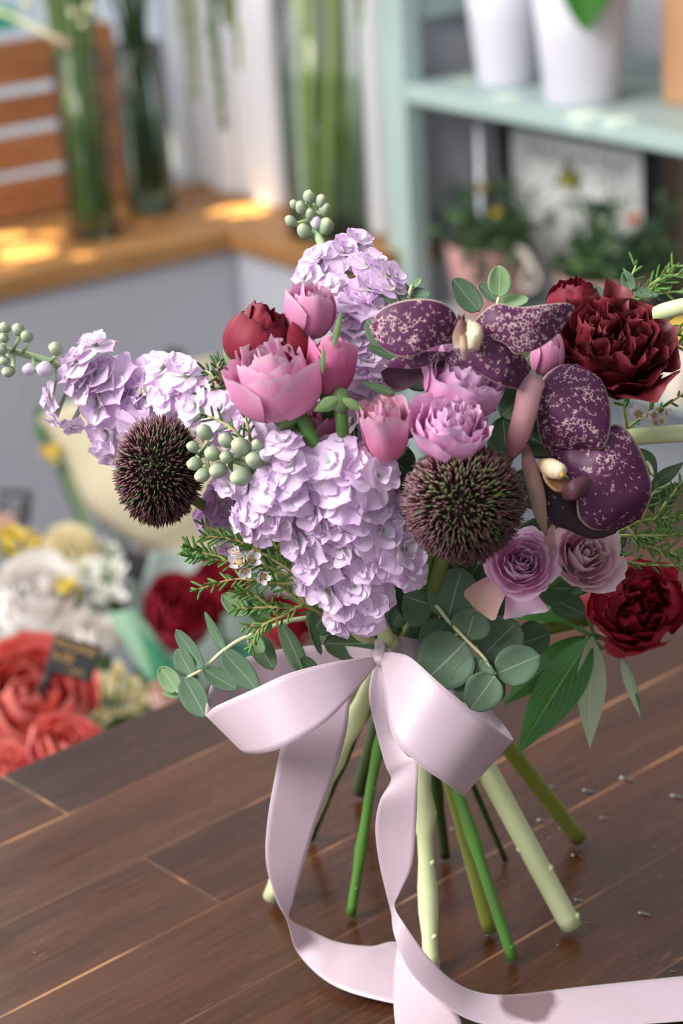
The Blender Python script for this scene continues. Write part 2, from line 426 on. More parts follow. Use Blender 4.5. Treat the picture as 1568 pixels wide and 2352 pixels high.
# butcher-block strips: local x along the boards, local y across
br = t.n.new('ShaderNodeTexBrick'); br.inputs['Scale'].default_value = 1; br.inputs['Brick Width'].default_value = 1.7; br.inputs['Row Height'].default_value = .069
br.inputs['Mortar Size'].default_value = .0009; br.inputs['Mortar Smooth'].default_value = .3; br.inputs['Bias'].default_value = 0; br.offset = .37; br.offset_frequency = 2
br.inputs['Color1'].default_value = (0, 0, 0, 1); br.inputs['Color2'].default_value = (1, 1, 1, 1); br.inputs['Mortar'].default_value = (.5, .5, .5, 1); t.link(v, br.inputs['Vector'])
g1 = t.noise(t.map(v, (3, 60, 60)), 5, 6, .65); g2 = t.noise(t.map(v, (2, 12, 12)), 3, 3)
f = t.math('ADD', t.math('MULTIPLY', g1, .45), t.math('ADD', t.math('MULTIPLY', g2, .35), t.math('MULTIPLY', br.outputs[0], .2)))
c = t.ramp(f, [(.25, '1E0F08'), (.48, '391D0D'), (.72, '5A331B')]).outputs[0]
worn = t.ramp(t.noise(t.map(v, (3.0, 9, 9), (3, 1, 0)), 3, 3), [(.50, (0, 0, 0, 1)), (.62, (1, 1, 1, 1))]).outputs[0]
c = t.mix(t.math('MULTIPLY', br.outputs[1], t.math('ADD', t.math('MULTIPLY', worn, .75), .12)), c, 'BC8658')
c = t.mix(t.math('MULTIPLY', t.ramp(t.noise(t.map(v, (14, 130, 130)), 4, 2), [(.68, (0, 0, 0, 1)), (.74, (1, 1, 1, 1))]).outputs[0], .35), c, '8A5A42')
t.link(c, t.p.inputs['Base Color'])
rr = t.ramp(t.noise(t.map(v, (4, 8, 8)), 4, 3), [(.3, (.22,) * 3 + (1,)), (.7, (.36,) * 3 + (1,))]).outputs[0]; t.link(rr, t.p.inputs['Roughness'])
t.p.inputs['Specular IOR Level'].default_value = .45
t.bump(t.math('SUBTRACT', g1, t.math('MULTIPLY', br.outputs[1], .8)), .18, .0012)
m_table = t.m
TO = V((ta.x, ta.y, 0)); tbl = thing('wooden_table', 'dark brown stained wooden work table under the bouquet', 'table', TO)
slab('tabletop', m_table, TO, DT, None, -.45, .85, -.75, 0, ZT - .04, ZT, tbl, .002)
for x in (-.4, .73):
    for y in (-.7, -.12): slab('leg', m_table, TO, DT, None, x, x + .07, y, y + .07, 0, ZT - .04, tbl, .003)
# ---------------------------------------------------------------- the bouquet
RN = random.Random(5)
def dA(y): return 1.12 - (2080 - y) * .0000855
def dS(x, y): return dA(y) - .10 * sqrt(max(0, 1 - ((x - 930) / 640) ** 2 - ((y - 1060) / 560) ** 2))
def dome(x, y, a=0, b=0, c=0): return cdir((x - 930) / 520 + a, -(y - 1060) / 480 + .2 + b, .8 + c)
def mpp(d): return d / FPX
BIND = W(935, 1500, 1.062)
def stem_path(head, tip, off, sag=.0):
    """head -> through the binding point -> cut end on the table"""
    b = BIND + CR * off[0] + CU * off[1] + CB * off[2]
    pts = [tuple(head), tuple(head.lerp(b, .55) + ZUP * sag), tuple(b)]
    if tip is not None: pts += [tuple(b.lerp(tip, .5)), tuple(tip)]
    return [V(p) for p in cr(pts, 7)]
def tipW(px, py, r): return hz(px, py, ZT + r * .9)
m_stock_st = stemmat('stock_stem', 'D3E2A4', '9FB58A')
m_rose_st = stemmat('rose_stem', '5A8C3C', '4F7A38')
m_dark_st = stemmat('dark_stem', '2F4A22', '36522A')
m_olive_st = stemmat('olive_stem', '8A9440', '6B7A38')
m_pale_st = stemmat('pale_stem', 'DCE7B4', 'CFDDA0')
def stem(root, head, tip=None, r=.0022, off=(0, 0, 0), mat=None, sag=0.0, r2=None, nodes=0):
    p = stem_path(head, tip, off, sag); n = len(p); r2 = r2 or r
    mb = MB(); rad = [r + (r2 - r) * k / (n - 1) for k in range(n)]
    for k in range(nodes):
        j = int(n * (.62 + .3 * (k + RN.random()) / max(1, nodes)));
        if j < n: rad[j] *= 1.28
    mb.tube(p, rad, 10)
    for k in range(nodes):                     # trimmed leaf scars
        j = min(n - 2, int(n * (.60 + .36 * (k + RN.random()) / max(1, nodes)))); a = RN.uniform(0, 6.3)
        d = (CR * cos(a) + CB * abs(sin(a))).normalized(); q = p[j]
        mb.ball(q + d * r2 * .92, 0, (d * r2 * .35, ZUP * r2 * .42, d.cross(ZUP) * r2 * .42), 6, 5)
    return mb.build('stem', mat or m_rose_st, root)

# --- stocks (lavender, double)
m_floret = petal('stock_petal', [(0, 'DDE2C4'), (.16, 'F4F0F4'), (.55, 'F2DFF6'), (1, 'E4BEE9')], .6, .3, .03)
m_floretp = petal('stock_petal_pink', [(0, 'CFD3B2'), (.2, 'EACFE6'), (.6, 'E0B8E0'), (1, 'D0A0D6')], .6, .3, .05)
m_bud = petal('stock_bud', [(0, '8C9E82'), (.55, '9FB096'), (.85, 'B4C2A6'), (1, 'DDE2B4')], .7, .1, .06)
m_budl = petal('stock_bud_open', [(0, '9DB38E'), (.35, 'B3C4A6'), (.5, 'E6DCEF'), (1, 'E4D3EF')], .6, .2, .06)
def floret(mb, c, r, z, rg, full=1.0):
    M = frame(c, z, None, rg.uniform(0, 6.28))
    def pt(phi, L, wd, el, rec, z0, ph, wav):
        ca, sa = cos(phi), sin(phi)
        def fn(u, v):
            rr = L * (v * cos(el) + .12 * v * v); zz = z0 + L * (v * sin(el) - rec * v * v)
            pr = max(.02, sin(pi * min(1, v * .985 + .004) ** 1.3)) ** .58
            y = u * wd * L * .5 * pr; zz += .22 * L * wd * (u * u) * pr * (.5 if el < .5 else 1.0) + wav * L * sin(3.3 * u + ph) * v + wav * .6 * L * cos(4 * u * v + ph * 2)
            rr -= .10 * L * u * u * v
            if v > .8: rr -= .035 * L * max(0, 1 - abs(u) * 2.2) * (v - .8) / .2     # notch
            return M @ V((rr * ca - y * sa, rr * sa + y * ca, zz))
        mb.grid(fn, 6, 8)
    o = rg.uniform(0, 6)
    r *= 1.17
    for k in range(5): pt(o + k * 1.2566 + rg.uniform(-.2, .2), r * rg.uniform(.9, 1.08), 1.2, .0 + rg.uniform(-.12, .2), .2, -.10 * r, rg.uniform(0, 6), .03)
    for k in range(4): pt(o + .63 + k * 1.5708 + rg.uniform(-.25, .25), r * rg.uniform(.68, .88), 1.15, .6 + rg.uniform(-.15, .2), .22, -.02 * r, rg.uniform(0, 6), .045)
    for k in range(3): pt(o + k * 2.09 + rg.uniform(-.4, .4), r * rg.uniform(.42, .55), 1.2, 1.05 + rg.uniform(-.2, .2), .3, .05 * r, rg.uniform(0, 6), .06)
def budshape(mb, base, tip, r):
    ax = tip - base; L = ax.length; M = frame(base, ax)
    prof = [(.25, 0), (.75, .12), (1, .38), (.95, .62), (.7, .84), (.35, .97), (.05, 1.0)]
    n = 12; b = len(mb.v)
    for k, (q, z) in enumerate(prof):
        for i in range(n):
            a = 2 * pi * i / n; rr = r * q * (1 + .16 * abs(cos(2 * a + .4 * z)) - .08); mb.add(M @ V((rr * cos(a), rr * sin(a), z * L)), (i / n, z))
    for k in range(len(prof) - 1):
        for i in range(n):
            a = b + k * n + i; c = b + k * n + (i + 1) % n; mb.f.append((a, c, c + n, a + n))
    mb.f.append(tuple(b + (len(prof) - 1) * n + i for i in range(n)))
def near_axis(axis, x, y):
    best = None
    for k in range(len(axis) - 1):
        (x0, y0), (x1, y1) = axis[k][:2], axis[k + 1][:2]; dx, dy = x1 - x0, y1 - y0
        t = max(0, min(1, ((x - x0) * dx + (y - y0) * dy) / (dx * dx + dy * dy))); q = (x0 + t * dx, y0 + t * dy)
        d = math.hypot(x - q[0], y - q[1])
        if best is None or d < best[0]: best = (d, q, (k + t) / (len(axis) - 1))
    return best
def stock(label, axis, florets, buds, off=0.0, tip=None, r_st=.0045, soff=(0, 0, 0), mat=m_floret, stm=None, seed=1, axoff=.02, k=1.0):
    """axis: tip -> base pixels; florets / buds: (px, py, r px [, extra depth])"""
    rg = random.Random(seed)
    D = lambda x, y: dS(x, y) + off
    root = thing('stock_flower', label, 'flower', W(axis[-1][0], axis[-1][1], D(*axis[-1]) + .03), 'lavender stock stems of the bouquet')
    apts = [W(x, y, D(x, y) + axoff) for x, y in axis]
    mb = MB(); ap = [V(p) for p in cr([tuple(p) for p in apts], 6)]
    mb.tube(ap, [.0016 + .0022 * j / (len(ap) - 1) for j in range(len(ap))], 8); mb.build('flower_spike', m_stock_st, root)
    stem(root, apts[-1], tip, r_st, soff, stm or m_stock_st, 0, r_st, 5)
    for f in florets:
        x, y, r = f[:3]; ex = f[3] if len(f) > 3 else 0
        d, q, _ = near_axis(axis, x, y); dd = D(x, y) + ex; c = W(x, y, dd)
        if len(f) > 5: z = cdir(f[4], f[5], f[6] if len(f) > 6 else .5)
        else:
            dm = dome(x, y); z = (dm + CR * ((x - q[0]) / 75) * .8 - CU * ((y - q[1]) / 75) * .8 + CB * .25 + V([rg.uniform(-.3, .3) for _ in range(3)])).normalized()
        mb = MB(); R_ = r * mpp(dd) * 1.05 * k
        floret(mb, c - z * R_ * .25, R_, z, rg)
        # short pedicel back to the spike
        aq = W(q[0], q[1], D(*q) + axoff)
        fl_ = mb.build('floret', mat, root)
        mb = MB(); mb.tube([aq, aq.lerp(c, .6) - z * .002, c - z * R_ * .4], [.0012, .001, .0016], 6); mb.ball(c - z * R_ * .33, 0, tuple(v_ * s_ for v_, s_ in ((z, R_ * .3), (z.orthogonal().normalized(), R_ * .17), (z.cross(z.orthogonal()).normalized(), R_ * .17))), 8, 6)
        mb.build('calyx', m_bud, fl_)
    for b in buds:
        x, y, r = b[:3]; op = b[3] if len(b) > 3 else 0
        d, q, t = near_axis(axis, x, y); dd = D(x, y) - .002; c = W(x, y, dd); aq = W(q[0], q[1], D(*q) + axoff)
        tp = apts[0] - apts[1]; out = (c - aq) + tp.normalized() * .006 + CB * .004
        if out.length < 1e-4: out = tp
        out.normalize(); out = (out + tp.normalized() * .5).normalized()
        R_ = r * .9 * mpp(dd); mb = MB(); budshape(mb, c - out * R_ * 1.0, c + out * R_ * 1.05, R_ * .78)
        bo = mb.build('bud', m_budl if op else m_bud, root)
        mb = MB(); mb.tube([aq, aq.lerp(c - out * R_, .6), c - out * R_ * .9], [.0010, .0009, .0011], 6); mb.build('pedicel', m_stock_st, bo)
    return root

# --- roses
P_pink = petal('rose_pink', [(0, 'EBD9BE'), (.2, 'E29BBE'), (.6, 'DE7FB6'), (.88, 'DE94C4'), (1, 'D9B3CB')], .55, .25, .10)
P_deep = petal('rose_deep_pink', [(0, 'DDBFA8'), (.2, 'CF5F92'), (.65, 'C04A86'), (.9, 'D06FA5'), (1, 'C98FAE')], .5, .2, .10)
P_mauve = petal('rose_mauve', [(0, 'F0CCC4'), (.3, 'EC98C0'), (.62, 'E8A0D0'), (.9, 'E6B2DE'), (1, 'E2C4DE')], .55, .28, .06)
P_coral = petal('rose_coral_pink', [(0, 'E6C6A8'), (.3, 'E77FA6'), (.65, 'E287B8'), (.9, 'DDA3CC'), (1, 'D9B3B6')], .55, .25, .08)
P_lilac = petal('rose_lilac', [(0, 'F0D4DC'), (.3, 'F4BEE2'), (.7, 'F6CAEA'), (.93, 'F8DCF2'), (1, 'EECCE4')], .5, .36, .06)
P_pale = petal('rose_pale_lilac', [(0, 'E6CDBE'), (.3, 'ECB4D2'), (.65, 'F4D0E6'), (.9, 'F6DEEA'), (1, 'ECE4D2')], .5, .36, .06)
m_sepal = leafmat('rose_sepal', '5F7F4A', '7F9A66', 'A7B98C', .5, .1)
m_dried = petal('rose_outer_petal', [(0, 'C9A79A'), (.5, 'CFA3A6'), (1, 'BFA088')], .6, .2, .12)
def sepals(root, M, R, H, n=5, out=.9, ln=1.0, mat=None, seed=0):
    rg = random.Random(seed)
    for k in range(n):
        a = k * 6.283 / n + seed + rg.uniform(-.2, .2); mb = MB()
        A = M @ V((.22 * R * cos(a), .22 * R * sin(a), -H * .52)); o = out * rg.uniform(.7, 1.2)
        B = M @ V((R * o * cos(a), R * o * sin(a), -H * .5 + H * .55 * ln * rg.uniform(.5, 1.1) * (1.2 - o * .5)))
        nn = (M.to_3x3() @ V((cos(a), sin(a), -.4))); blade(mb, A, B, nn, R * .42, P_lance, bend=.16, cup=-.3, nu=4, nv=8); mb.build('sepal', mat or m_sepal, root)
def rose(label, x, y, wpx, hpx, face, mat, n=18, off=0.0, sep=True, tip=None, soff=(0, 0, 0), sr=.0022, group='pink and lilac roses of the bouquet', cat='rose', name='rose', smat=None, seed=1, calyx=True, roll=0, nostem=False, sout=.9, **kw):
    d = dS(x, y) + off; c = W(x, y, d); z = cdir(*face); M = frame(c, z, None, roll); R = wpx * .5 * mpp(d); H = hpx * mpp(d)
    root = thing(name, label, cat, M @ V((0, 0, -H * .55)), group)
    kw.setdefault('crump', .022); kw.setdefault('rag', .11); kw.setdefault('nu', 14); kw.setdefault('nv', 10); rosette(root, M, R, H, n, mat, seed=seed, **kw)
    if calyx:
        mb = MB(); mb.lathe(M, [(sr * .9, -H * .5 - R * .42), (R * .2, -H * .5 - R * .3), (R * .27, -H * .5 - R * .12), (R * .24, -H * .5 + R * .05), (R * .1, -H * .5 + R * .12)], 12, True, True)
        mb.build('calyx', m_sepal, root)
    if sep: sepals(root, M, R, H, 5, sout, seed=seed)
    if not nostem: stem(root, M @ V((0, 0, -H * .5 - R * .3)), tip, sr, soff, smat or m_rose_st, 0, sr, 2 if tip is not None else 0)
    return root, M, R, H
# ---------------------------------------------------------------- bouquet: contents
# cut ends standing on the table (pixel, stem radius)
T = dict(a=tipW(622, 2062, .0042), b=tipW(712, 1925, .0026), c=tipW(806, 2100, .0026), e=tipW(990, 2225, .0045), f=tipW(1003, 2082, .001),
         g=tipW(1022, 1966, .0026), h=tipW(1178, 2205, .0029), i=tipW(1124, 2140, .0034), j=tipW(1312, 2128, .0058), k=tipW(1328, 1925, .0046), l=tipW(1160, 1975, .0014), m=tipW(826, 1815, .0045))
S1F = [(214, 780, 45), (168, 818, 46), (103, 912, 32, 0, -.9, -.1, .3), (120, 968, 22, 0, -.6, -.8, .3), (165, 987, 26, 0, 0, -.9, .4), (237, 864, 60), (214, 925, 62), (235, 1000, 60), (248, 1050, 38, 0, 0, -.8, .5), (325, 860, 58), (367, 838, 48), (425, 850, 48), (375, 914, 55), (440, 930, 52), (306, 945, 52), (500, 935, 48), (560, 985, 46), (300, 995, 46), (318, 900, 50), (280, 900, 46), (180, 880, 40), (150, 860, 34), (400, 880, 46), (205, 850, 42), (530, 1010, 42, .01), (470, 985, 42, .012), (610, 1010, 42, .015)]
S1B = [(11, 752, 17), (42, 757, 20), (8, 776, 16), (3, 803, 18), (10, 828, 16), (19, 853, 19), (61, 772, 20), (128, 801, 22), (67, 848, 20, 1), (103, 848, 26, 1)]
stock('lavender stock spike pointing far left with green buds at its tip', [(2, 800), (110, 830), (250, 890), (400, 900), (560, 960), (700, 1080)], S1F, S1B, .0, None, .004, (.006, .01, 0), seed=11)
S2F = [(725, 588, 52), (790, 572, 44), (825, 548, 42), (695, 634, 38), (752, 655, 42), (852, 598, 46), (897, 630, 46), (912, 658, 34), (825, 684, 55), (790, 720, 46), (815, 752, 46), (809, 790, 50), (844, 822, 45), (825, 855, 45), (872, 872, 40), (818, 900, 45), (868, 700, 40), (802, 965, 48, .015), (815, 1010, 46, .02), (770, 930, 40, .02), (770, 690, 40, .01), (850, 655, 44), (880, 760, 44, .01), (860, 930, 44, .02), (785, 860, 44, .01), (850, 1000, 46, .025), (900, 960, 46, .03)]
S2B = [(710, 452, 20), (737, 462, 20), (691, 477, 20), (676, 470, 15), (668, 508, 18), (698, 531, 23), (748, 520, 26), (727, 512, 20, 1), (746, 480, 20), (712, 492, 18)]
stock('lavender stock spike standing tallest at the top of the bouquet with grey-green buds', [(716, 455), (730, 540), (775, 640), (800, 760), (822, 900), (840, 1060)], S2F, S2B, .03, None, .004, (0, .01, -.01), seed=12)
S3F = [(764, 1114, 74), (752, 1060, 60), (813, 1065, 50), (874, 1091, 60), (858, 1160, 62), (882, 1218, 62), (714, 1172, 60), (737, 1212, 55), (788, 1200, 58), (675, 1248, 55), (708, 1294, 60), (775, 1262, 58), (829, 1302, 56), (890, 1296, 52), (936, 1262, 58), (950, 1305, 45), (813, 1348, 56), (745, 1365, 58), (785, 1392, 58), (850, 1378, 52), (762, 1428, 40), (832, 1424, 42), (690, 1340, 40, .01), (905, 1150, 44, .008), (650, 1200, 44, .01)]
S3B = [(832, 1262, 26, 1)]
stock('large lavender stock head in the front centre above the ribbon knot', [(775, 1090), (800, 1240), (850, 1380), (890, 1470)], S3F, S3B, -.012, T['e'], .0040, (.004, 0, .012), seed=13, stm=m_pale_st)
S4F = [(649, 1007, 40), (662, 1061, 50), (610, 1114, 58), (648, 1107, 50), (584, 1176, 56), (616, 1190, 50), (572, 1217, 42), (519, 1118, 38), (672, 1135, 45), (540, 1195, 40)]
S4B = [(469, 992, 25), (442, 1026, 18), (446, 1065, 22), (465, 1091, 23), (501, 1080, 26), (488, 1042, 24), (519, 1011, 24), (553, 1026, 30), (584, 1057, 27), (553, 1095, 30), (591, 1022, 18), (520, 1050, 20), (610, 1045, 20, 1)]
stock('lavender stock spike with a cluster of round green buds beside the left dark allium', [(445, 1040), (540, 1055), (630, 1100), (640, 1200), (760, 1380)], S4F, S4B, -.016, T['a'], .0045, (-.012, 0, .006), seed=14, stm=m_pale_st)
S5F = [(515, 1170, 52), (488, 1150, 48), (528, 1222, 46), (515, 1262, 34, 0, -.3, -.8, .4), (470, 1190, 40)]
stock('mauve pink stock head half hidden below the left dark allium', [(470, 1150), (520, 1200), (640, 1330)], S5F, [], .03, None, .003, (-.01, 0, 0), mat=m_floretp, seed=15)

rose('pink rosebud standing upright under the tall lavender stock', 712, 716, 128, 122, (.08, .9, .42), P_pink, 12, .012, seed=2, o0=.5, o1=.82, s0=1.6, s1=1.15, inner=.25, drop=.06, curl=.06, sout=.8, soff=(-.004, .01, -.004))
R_open = rose('large open pink rose seen from the side below the crimson peony bud', 630, 872, 215, 178, (-.22, .86, .46), P_pink, 18, -.01, seed=3, o0=.55, o1=.98, s0=1.5, s1=.95, inner=.25, drop=.22, ruf=.03, curl=.14, tip=T['c'], sr=.0026, soff=(-.008, 0, .01), sout=.75)[0]
R_side = rose('deep pink rosebud touching the right side of the large pink rose', 757, 838, 118, 138, (.12, .93, .3), P_deep, 12, .004, seed=4, o0=.5, o1=.85, s0=1.5, s1=1.1, inner=.25, drop=.08, curl=.08, tip=T['b'], smat=m_dark_st, sr=.0026, soff=(-.01, 0, .002))[0]
rose('deep pink rosebud tucked low behind the green rose stems', 738, 1000, 105, 130, (-.1, .75, .6), P_deep, 10, .018, seed=5, o0=.45, o1=.75, s0=1.5, s1=1.1, inner=.3, drop=.05, sep=False)
rose('coral pink half open rose left of the two ruffled roses', 882, 985, 118, 155, (-.12, .82, .58), P_coral, 20, -.008, seed=6, o0=.62, o1=1.06, s0=1.2, s1=.8, inner=.18, drop=.14, ruf=.07, curl=.16, crump=.05, tip=T['g'], smat=m_dark_st, sr=.0028, soff=(.006, 0, .004))
rose('ruffled mauve rose directly under the orchid, behind another mauve rose', 1064, 872, 205, 140, (.34, .74, .58), P_mauve, 30, .008, seed=7, o0=.85, o1=1.0, s0=1.0, s1=.75, inner=.16, drop=.24, ruf=.07, curl=.14, crump=.05, jit=.2)
rose('ruffled mauve pink rose just above the larger dark allium', 1036, 984, 172, 120, (.10, .74, .66), P_mauve, 30, -.014, seed=8, o0=.85, o1=.98, s0=1.0, s1=.75, inner=.16, drop=.22, ruf=.07, curl=.14, crump=.05, jit=.2, tip=T['h'], sr=.0029, soff=(.002, 0, .012))
r_, M_, R_, H_ = rose('small lilac pink rose with a tight swirl and papery brownish outer petals', 1198, 1292, 142, 96, (.02, .22, .97), P_lilac, 30, -.004, seed=9, o0=.92, o1=1.12, s0=1.5, s1=.8, inner=.1, drop=.30, ruf=.03, curl=.16, pw=.95, calyx=False, sep=False, nostem=True)
for (a, b, w_, nm) in (((1175, 1312), (1092, 1402), 96, m_dried), ((1192, 1330), (1198, 1416), 112, P_lilac), ((1160, 1290), (1136, 1352), 60, P_lilac)):
    mb = MB(); d0 = dS(1190, 1330); blade(mb, W(a[0], a[1], d0), W(b[0], b[1], d0 + .004), cdir(0, .3, .9), w_ * mpp(d0), P_fan, cup=.45, wave=.12, bend=.14, twist=.35); mb.build('petal', nm, r_)
stem(r_, W(1190, 1310, dS(1190, 1310) + .02), None, .002, (.01, 0, 0))
r_, M_, R_, H_ = rose('pale lilac rose with cream edged petals beside the red peony', 1345, 1272, 154, 104, (.12, .25, .95), P_pale, 20, .0, seed=10, o0=.85, o1=1.16, s0=1.5, s1=.85, inner=.12, drop=.28, ruf=.03, curl=.18, calyx=False, sep=True, nostem=True)
stem(r_, W(1335, 1300, dS(1335, 1300) + .03), None, .002, (.012, 0, 0))
mb = MB(); d0 = dS(1275, 1230); blade(mb, W(1275, 1285, d0), W(1276, 1192, d0 - .002), cdir(-.7, .1, .6), 40 * mpp(d0), P_lance, bend=.1, cup=.5); mb.build('petal', m_dried, r_)
rose('small round pink bud between the burgundy ranunculus and the orchids', 1260, 815, 92, 96, (.05, .85, .5), P_pink, 8, .012, seed=11, o0=.25, o1=.45, s0=1.6, s1=1.3, inner=.5, drop=.03, sep=False)
rose('tiny deep pink bud peeping out left of the crimson peony bud', 512, 862, 46, 50, (-.5, .8, .2), P_deep, 6, .03, seed=12, o0=.3, o1=.5, s0=1.6, s1=1.3, inner=.5, drop=.03, sep=False)

# green flower stalks showing between the roses
def stalkpx(root, pts, r, ball=None):
    mb = MB(); mb.tube([V(q) for q in cr([tuple(W(x, y, dS(x, y) + e)) for x, y, e in pts], 7)], r, 10)
    mb.build('stem', m_rose_st, root)
    if ball:
        x, y, e, rx, ry = ball; mb = MB(); c = W(x, y, dS(x, y) + e); s = mpp(depth(c)); mb.ball(c, 0, (CR * rx * s, CU * ry * s, CB * rx * s), 12, 9); mb.build('calyx', m_sepal, root)
for (a, b, w_) in (((690, 948), (575, 962), 30), ((690, 950), (632, 985), 26), ((700, 948), (600, 935), 22), ((720, 945), (800, 905), 26)):
    mb = MB(); blade(mb, W(a[0], a[1], dS(690, 945) - .004), W(b[0], b[1], dS(690, 945) - .002), cdir(0, -.4, .9), w_ * mpp(dS(690, 945)), P_lance, bend=.1, cup=-.3, nu=4, nv=8); mb.build('sepal', m_sepal, R_open)
for (a, b, w_) in (((785, 915), (838, 945), 22), ((778, 915), (720, 945), 34), ((765, 800), (785, 705), 16), ((740, 860), (742, 790), 12)):
    mb = MB(); blade(mb, W(a[0], a[1], dS(780, 900) - .014), W(b[0], b[1], dS(780, 900) - .012), cdir(.1, -.2, .9), w_ * mpp(dS(780, 900)), P_lance, bend=.08, cup=-.3, nu=4, nv=8); mb.build('sepal', m_sepal, R_side)
stalkpx(R_open, [(682, 935, .0), (700, 975, -.004), (725, 1025, -.002), (750, 1075, .014)], .0030)
stalkpx(R_open, [(655, 955, .006), (690, 1000, .0), (735, 1045, .002), (755, 1080, .014)], .0026)
stalkpx(R_side, [(782, 930, .0), (786, 985, -.002), (790, 1050, .012)], .0028, (782, 920, -.002, 24, 32))

# --- red peonies and the burgundy ranunculus
P_red = petal('peony_red', [(0, '8A1628'), (.4, 'AE263C'), (.85, 'BE344C'), (1, 'A82438')], .42, .15, .06, spec=.35)
P_crim = petal('peony_bud_crimson', [(0, '561222'), (.4, '7C1A30'), (.9, '882238'), (1, '641426')], .52, .12, .08, spec=.25)
P_burg = petal('ranunculus_burgundy', [(0, '400E16'), (.5, '5E1620'), (.9, '6C1E28'), (1, '8C4048')], .38, .12, .06, spec=.4)
r_, M_, R_, H_ = rose('closed crimson peony bud with a green sepal left of the upright pink rosebud', 600, 776, 190, 146, (.28, .9, .3), P_crim, 11, .004, seed=13, o0=.5, o1=.62, s0=1.6, s1=1.05, inner=.5, drop=.10, curl=.02, crump=.03, group='red peonies of the bouquet', cat='peony', name='peony', sep=False, calyx=False, nostem=True, jit=.18)
mb = MB(); d0 = dS(540, 820) + .002; blade(mb, W(566, 858, d0 + .004), W(512, 795, d0 + .01), cdir(-.75, -.3, .5), 52 * mpp(d0), P_ovate, bend=.2, cup=-.3); mb.build('sepal', m_sepal, r_)
for (x0, y0, x1, y1, w_) in ((690, 830, 672, 738, 62), (668, 830, 640, 800, 40)):
    mb = MB(); blade(mb, W(x0, y0, d0 - .02), W(x1, y1, d0 - .012), cdir(.5, .2, .8), w_ * mpp(d0), P_ovate, bend=.18, cup=-.4); mb.build('petal', P_crim, r_)
stem(r_, W(610, 850, d0 + .02), None, .0026, (-.006, 0, 0))
rose('dull red peony bud at the back behind the burgundy ranunculus', 1322, 700, 150, 110, (.05, .9, .35), P_crim, 10, .035, seed=14, o0=.5, o1=.7, s0=1.6, s1=1.1, inner=.5, drop=.08, group='red peonies of the bouquet', cat='peony', name='peony', sep=False, crump=.04)
r_, M_, R_, H_ = rose('dark burgundy ranunculus with crinkled petals at the upper right of the bouquet', 1403, 800, 238, 165, (.1, .62, .78), P_burg, 46, .0, seed=15, o0=.9, o1=1.15, s0=.7, s1=.66, inner=.16, drop=.32, ruf=.10, curl=.2, crump=.16, rnd=.12, nu=10, nv=10, jit=.25, group=None, cat='flower', name='ranunculus', sep=False, pw=.7)
mb = MB(); d0 = dS(1445, 770) - .012; mb.tube([W(1436, 782, d0 + .004), W(1442, 770, d0), W(1452, 768, d0)], [.0010, .0017, .0012], 8); mb.build('pistil', flat('pistil_green', 'C9D69A', .6), r_)
mb = MB(); d0 = dS(1420, 905) + .01; blade(mb, W(1390, 890, d0), W(1460, 905, d0 + .003), cdir(.1, -.5, .85), 46 * mpp(d0), P_ovate, bend=.2, cup=-.5); mb.build('sepal', leafmat('fresh_sepal', '5C8A36', '7BA64C', 'A7C47C'), r_)
r_, M_, R_, H_ = rose('open red peony with a ruffled heart at the lower right', 1458, 1392, 212, 145, (.0, .25, .96), P_red, 34, -.004, seed=16, o0=.9, o1=.95, s0=.6, s1=.85, inner=.12, drop=.3, ruf=.06, curl=.0, crump=.12, jit=.3, group='red peonies of the bouquet', cat='peony', name='peony', sep=False, calyx=False, nostem=True, pw=.8)
for (x0, y0, x1, y1, w_, n_) in ((1400, 1460, 1378, 1310, 120, (-.6, .2, .75)), (1440, 1480, 1395, 1500, 60, (-.3, -.7, .6)), (1530, 1440, 1545, 1330, 90, (.8, .1, .5)), (1430, 1340, 1455, 1280, 130, (-.1, .8, .5))):
    mb = MB(); d0 = dS(1455, 1390); blade(mb, W(x0, y0, d0 - .006), W(x1, y1, d0 + .004), cdir(*n_), w_ * mpp(d0), P_obov, bend=.24, cup=-.35); mb.build('guard_petal', P_red, r_)
stem(r_, W(1440, 1400, dS(1440, 1400) + .03), T['k'], .004, (.014, 0, -.002), m_olive_st, 0, .0046)
m_pleaf = leafmat('peony_leaf', '37702F', '4D8A40', '9CBF84', .34, .1, .35, .025, .4, 'B9CBA8')
m_pback = leafmat('peony_leaf_back', 'A9BE9A', 'BBCBAA', 'D5DEC4', .55, .1, .3, .03, .6)
def pleaf(A, B, w_, n_, mat=m_pleaf, da=.0, db=.0, **kw):
    mb = MB(); blade(mb, W(A[0], A[1], dS(1380, 1480) + da), W(B[0], B[1], dS(1380, 1480) + db), cdir(*n_), w_ * mpp(1.03), P_lance, nu=8, nv=18, **kw); return mb.build('leaf', mat, r_)
pleaf((1357, 1462), (1187, 1735), 112, (-.25, .3, .9), bend=.03, fold=.25, db=-.02)
pleaf((1345, 1459), (1151, 1622), 84, (-.2, .45, .85), da=.008, db=.0, bend=.05, fold=.25)
pleaf((1359, 1460), (1354, 1720), 78, (.35, .1, .9), m_pback, da=-.002, db=-.01, bend=-.02, fold=-.2, twist=-.2, cup=.0)
pleaf((1426, 1512), (1470, 1649), 30, (.4, .1, .9), m_pback, da=.006, bend=.05, fold=.3)
pleaf((1434, 1515), (1472, 1640), 26, (.7, .1, .6), da=.009, bend=.05, fold=.2)
pleaf((1342, 1385), (1178, 1423), 74, (0, .6, .8), da=.008, db=.006, bend=.08, fold=.2)
pleaf((1330, 1345), (1215, 1395), 40, (0, .6, .8), da=.012, db=.012, bend=.08, fold=.2)
mb = MB()
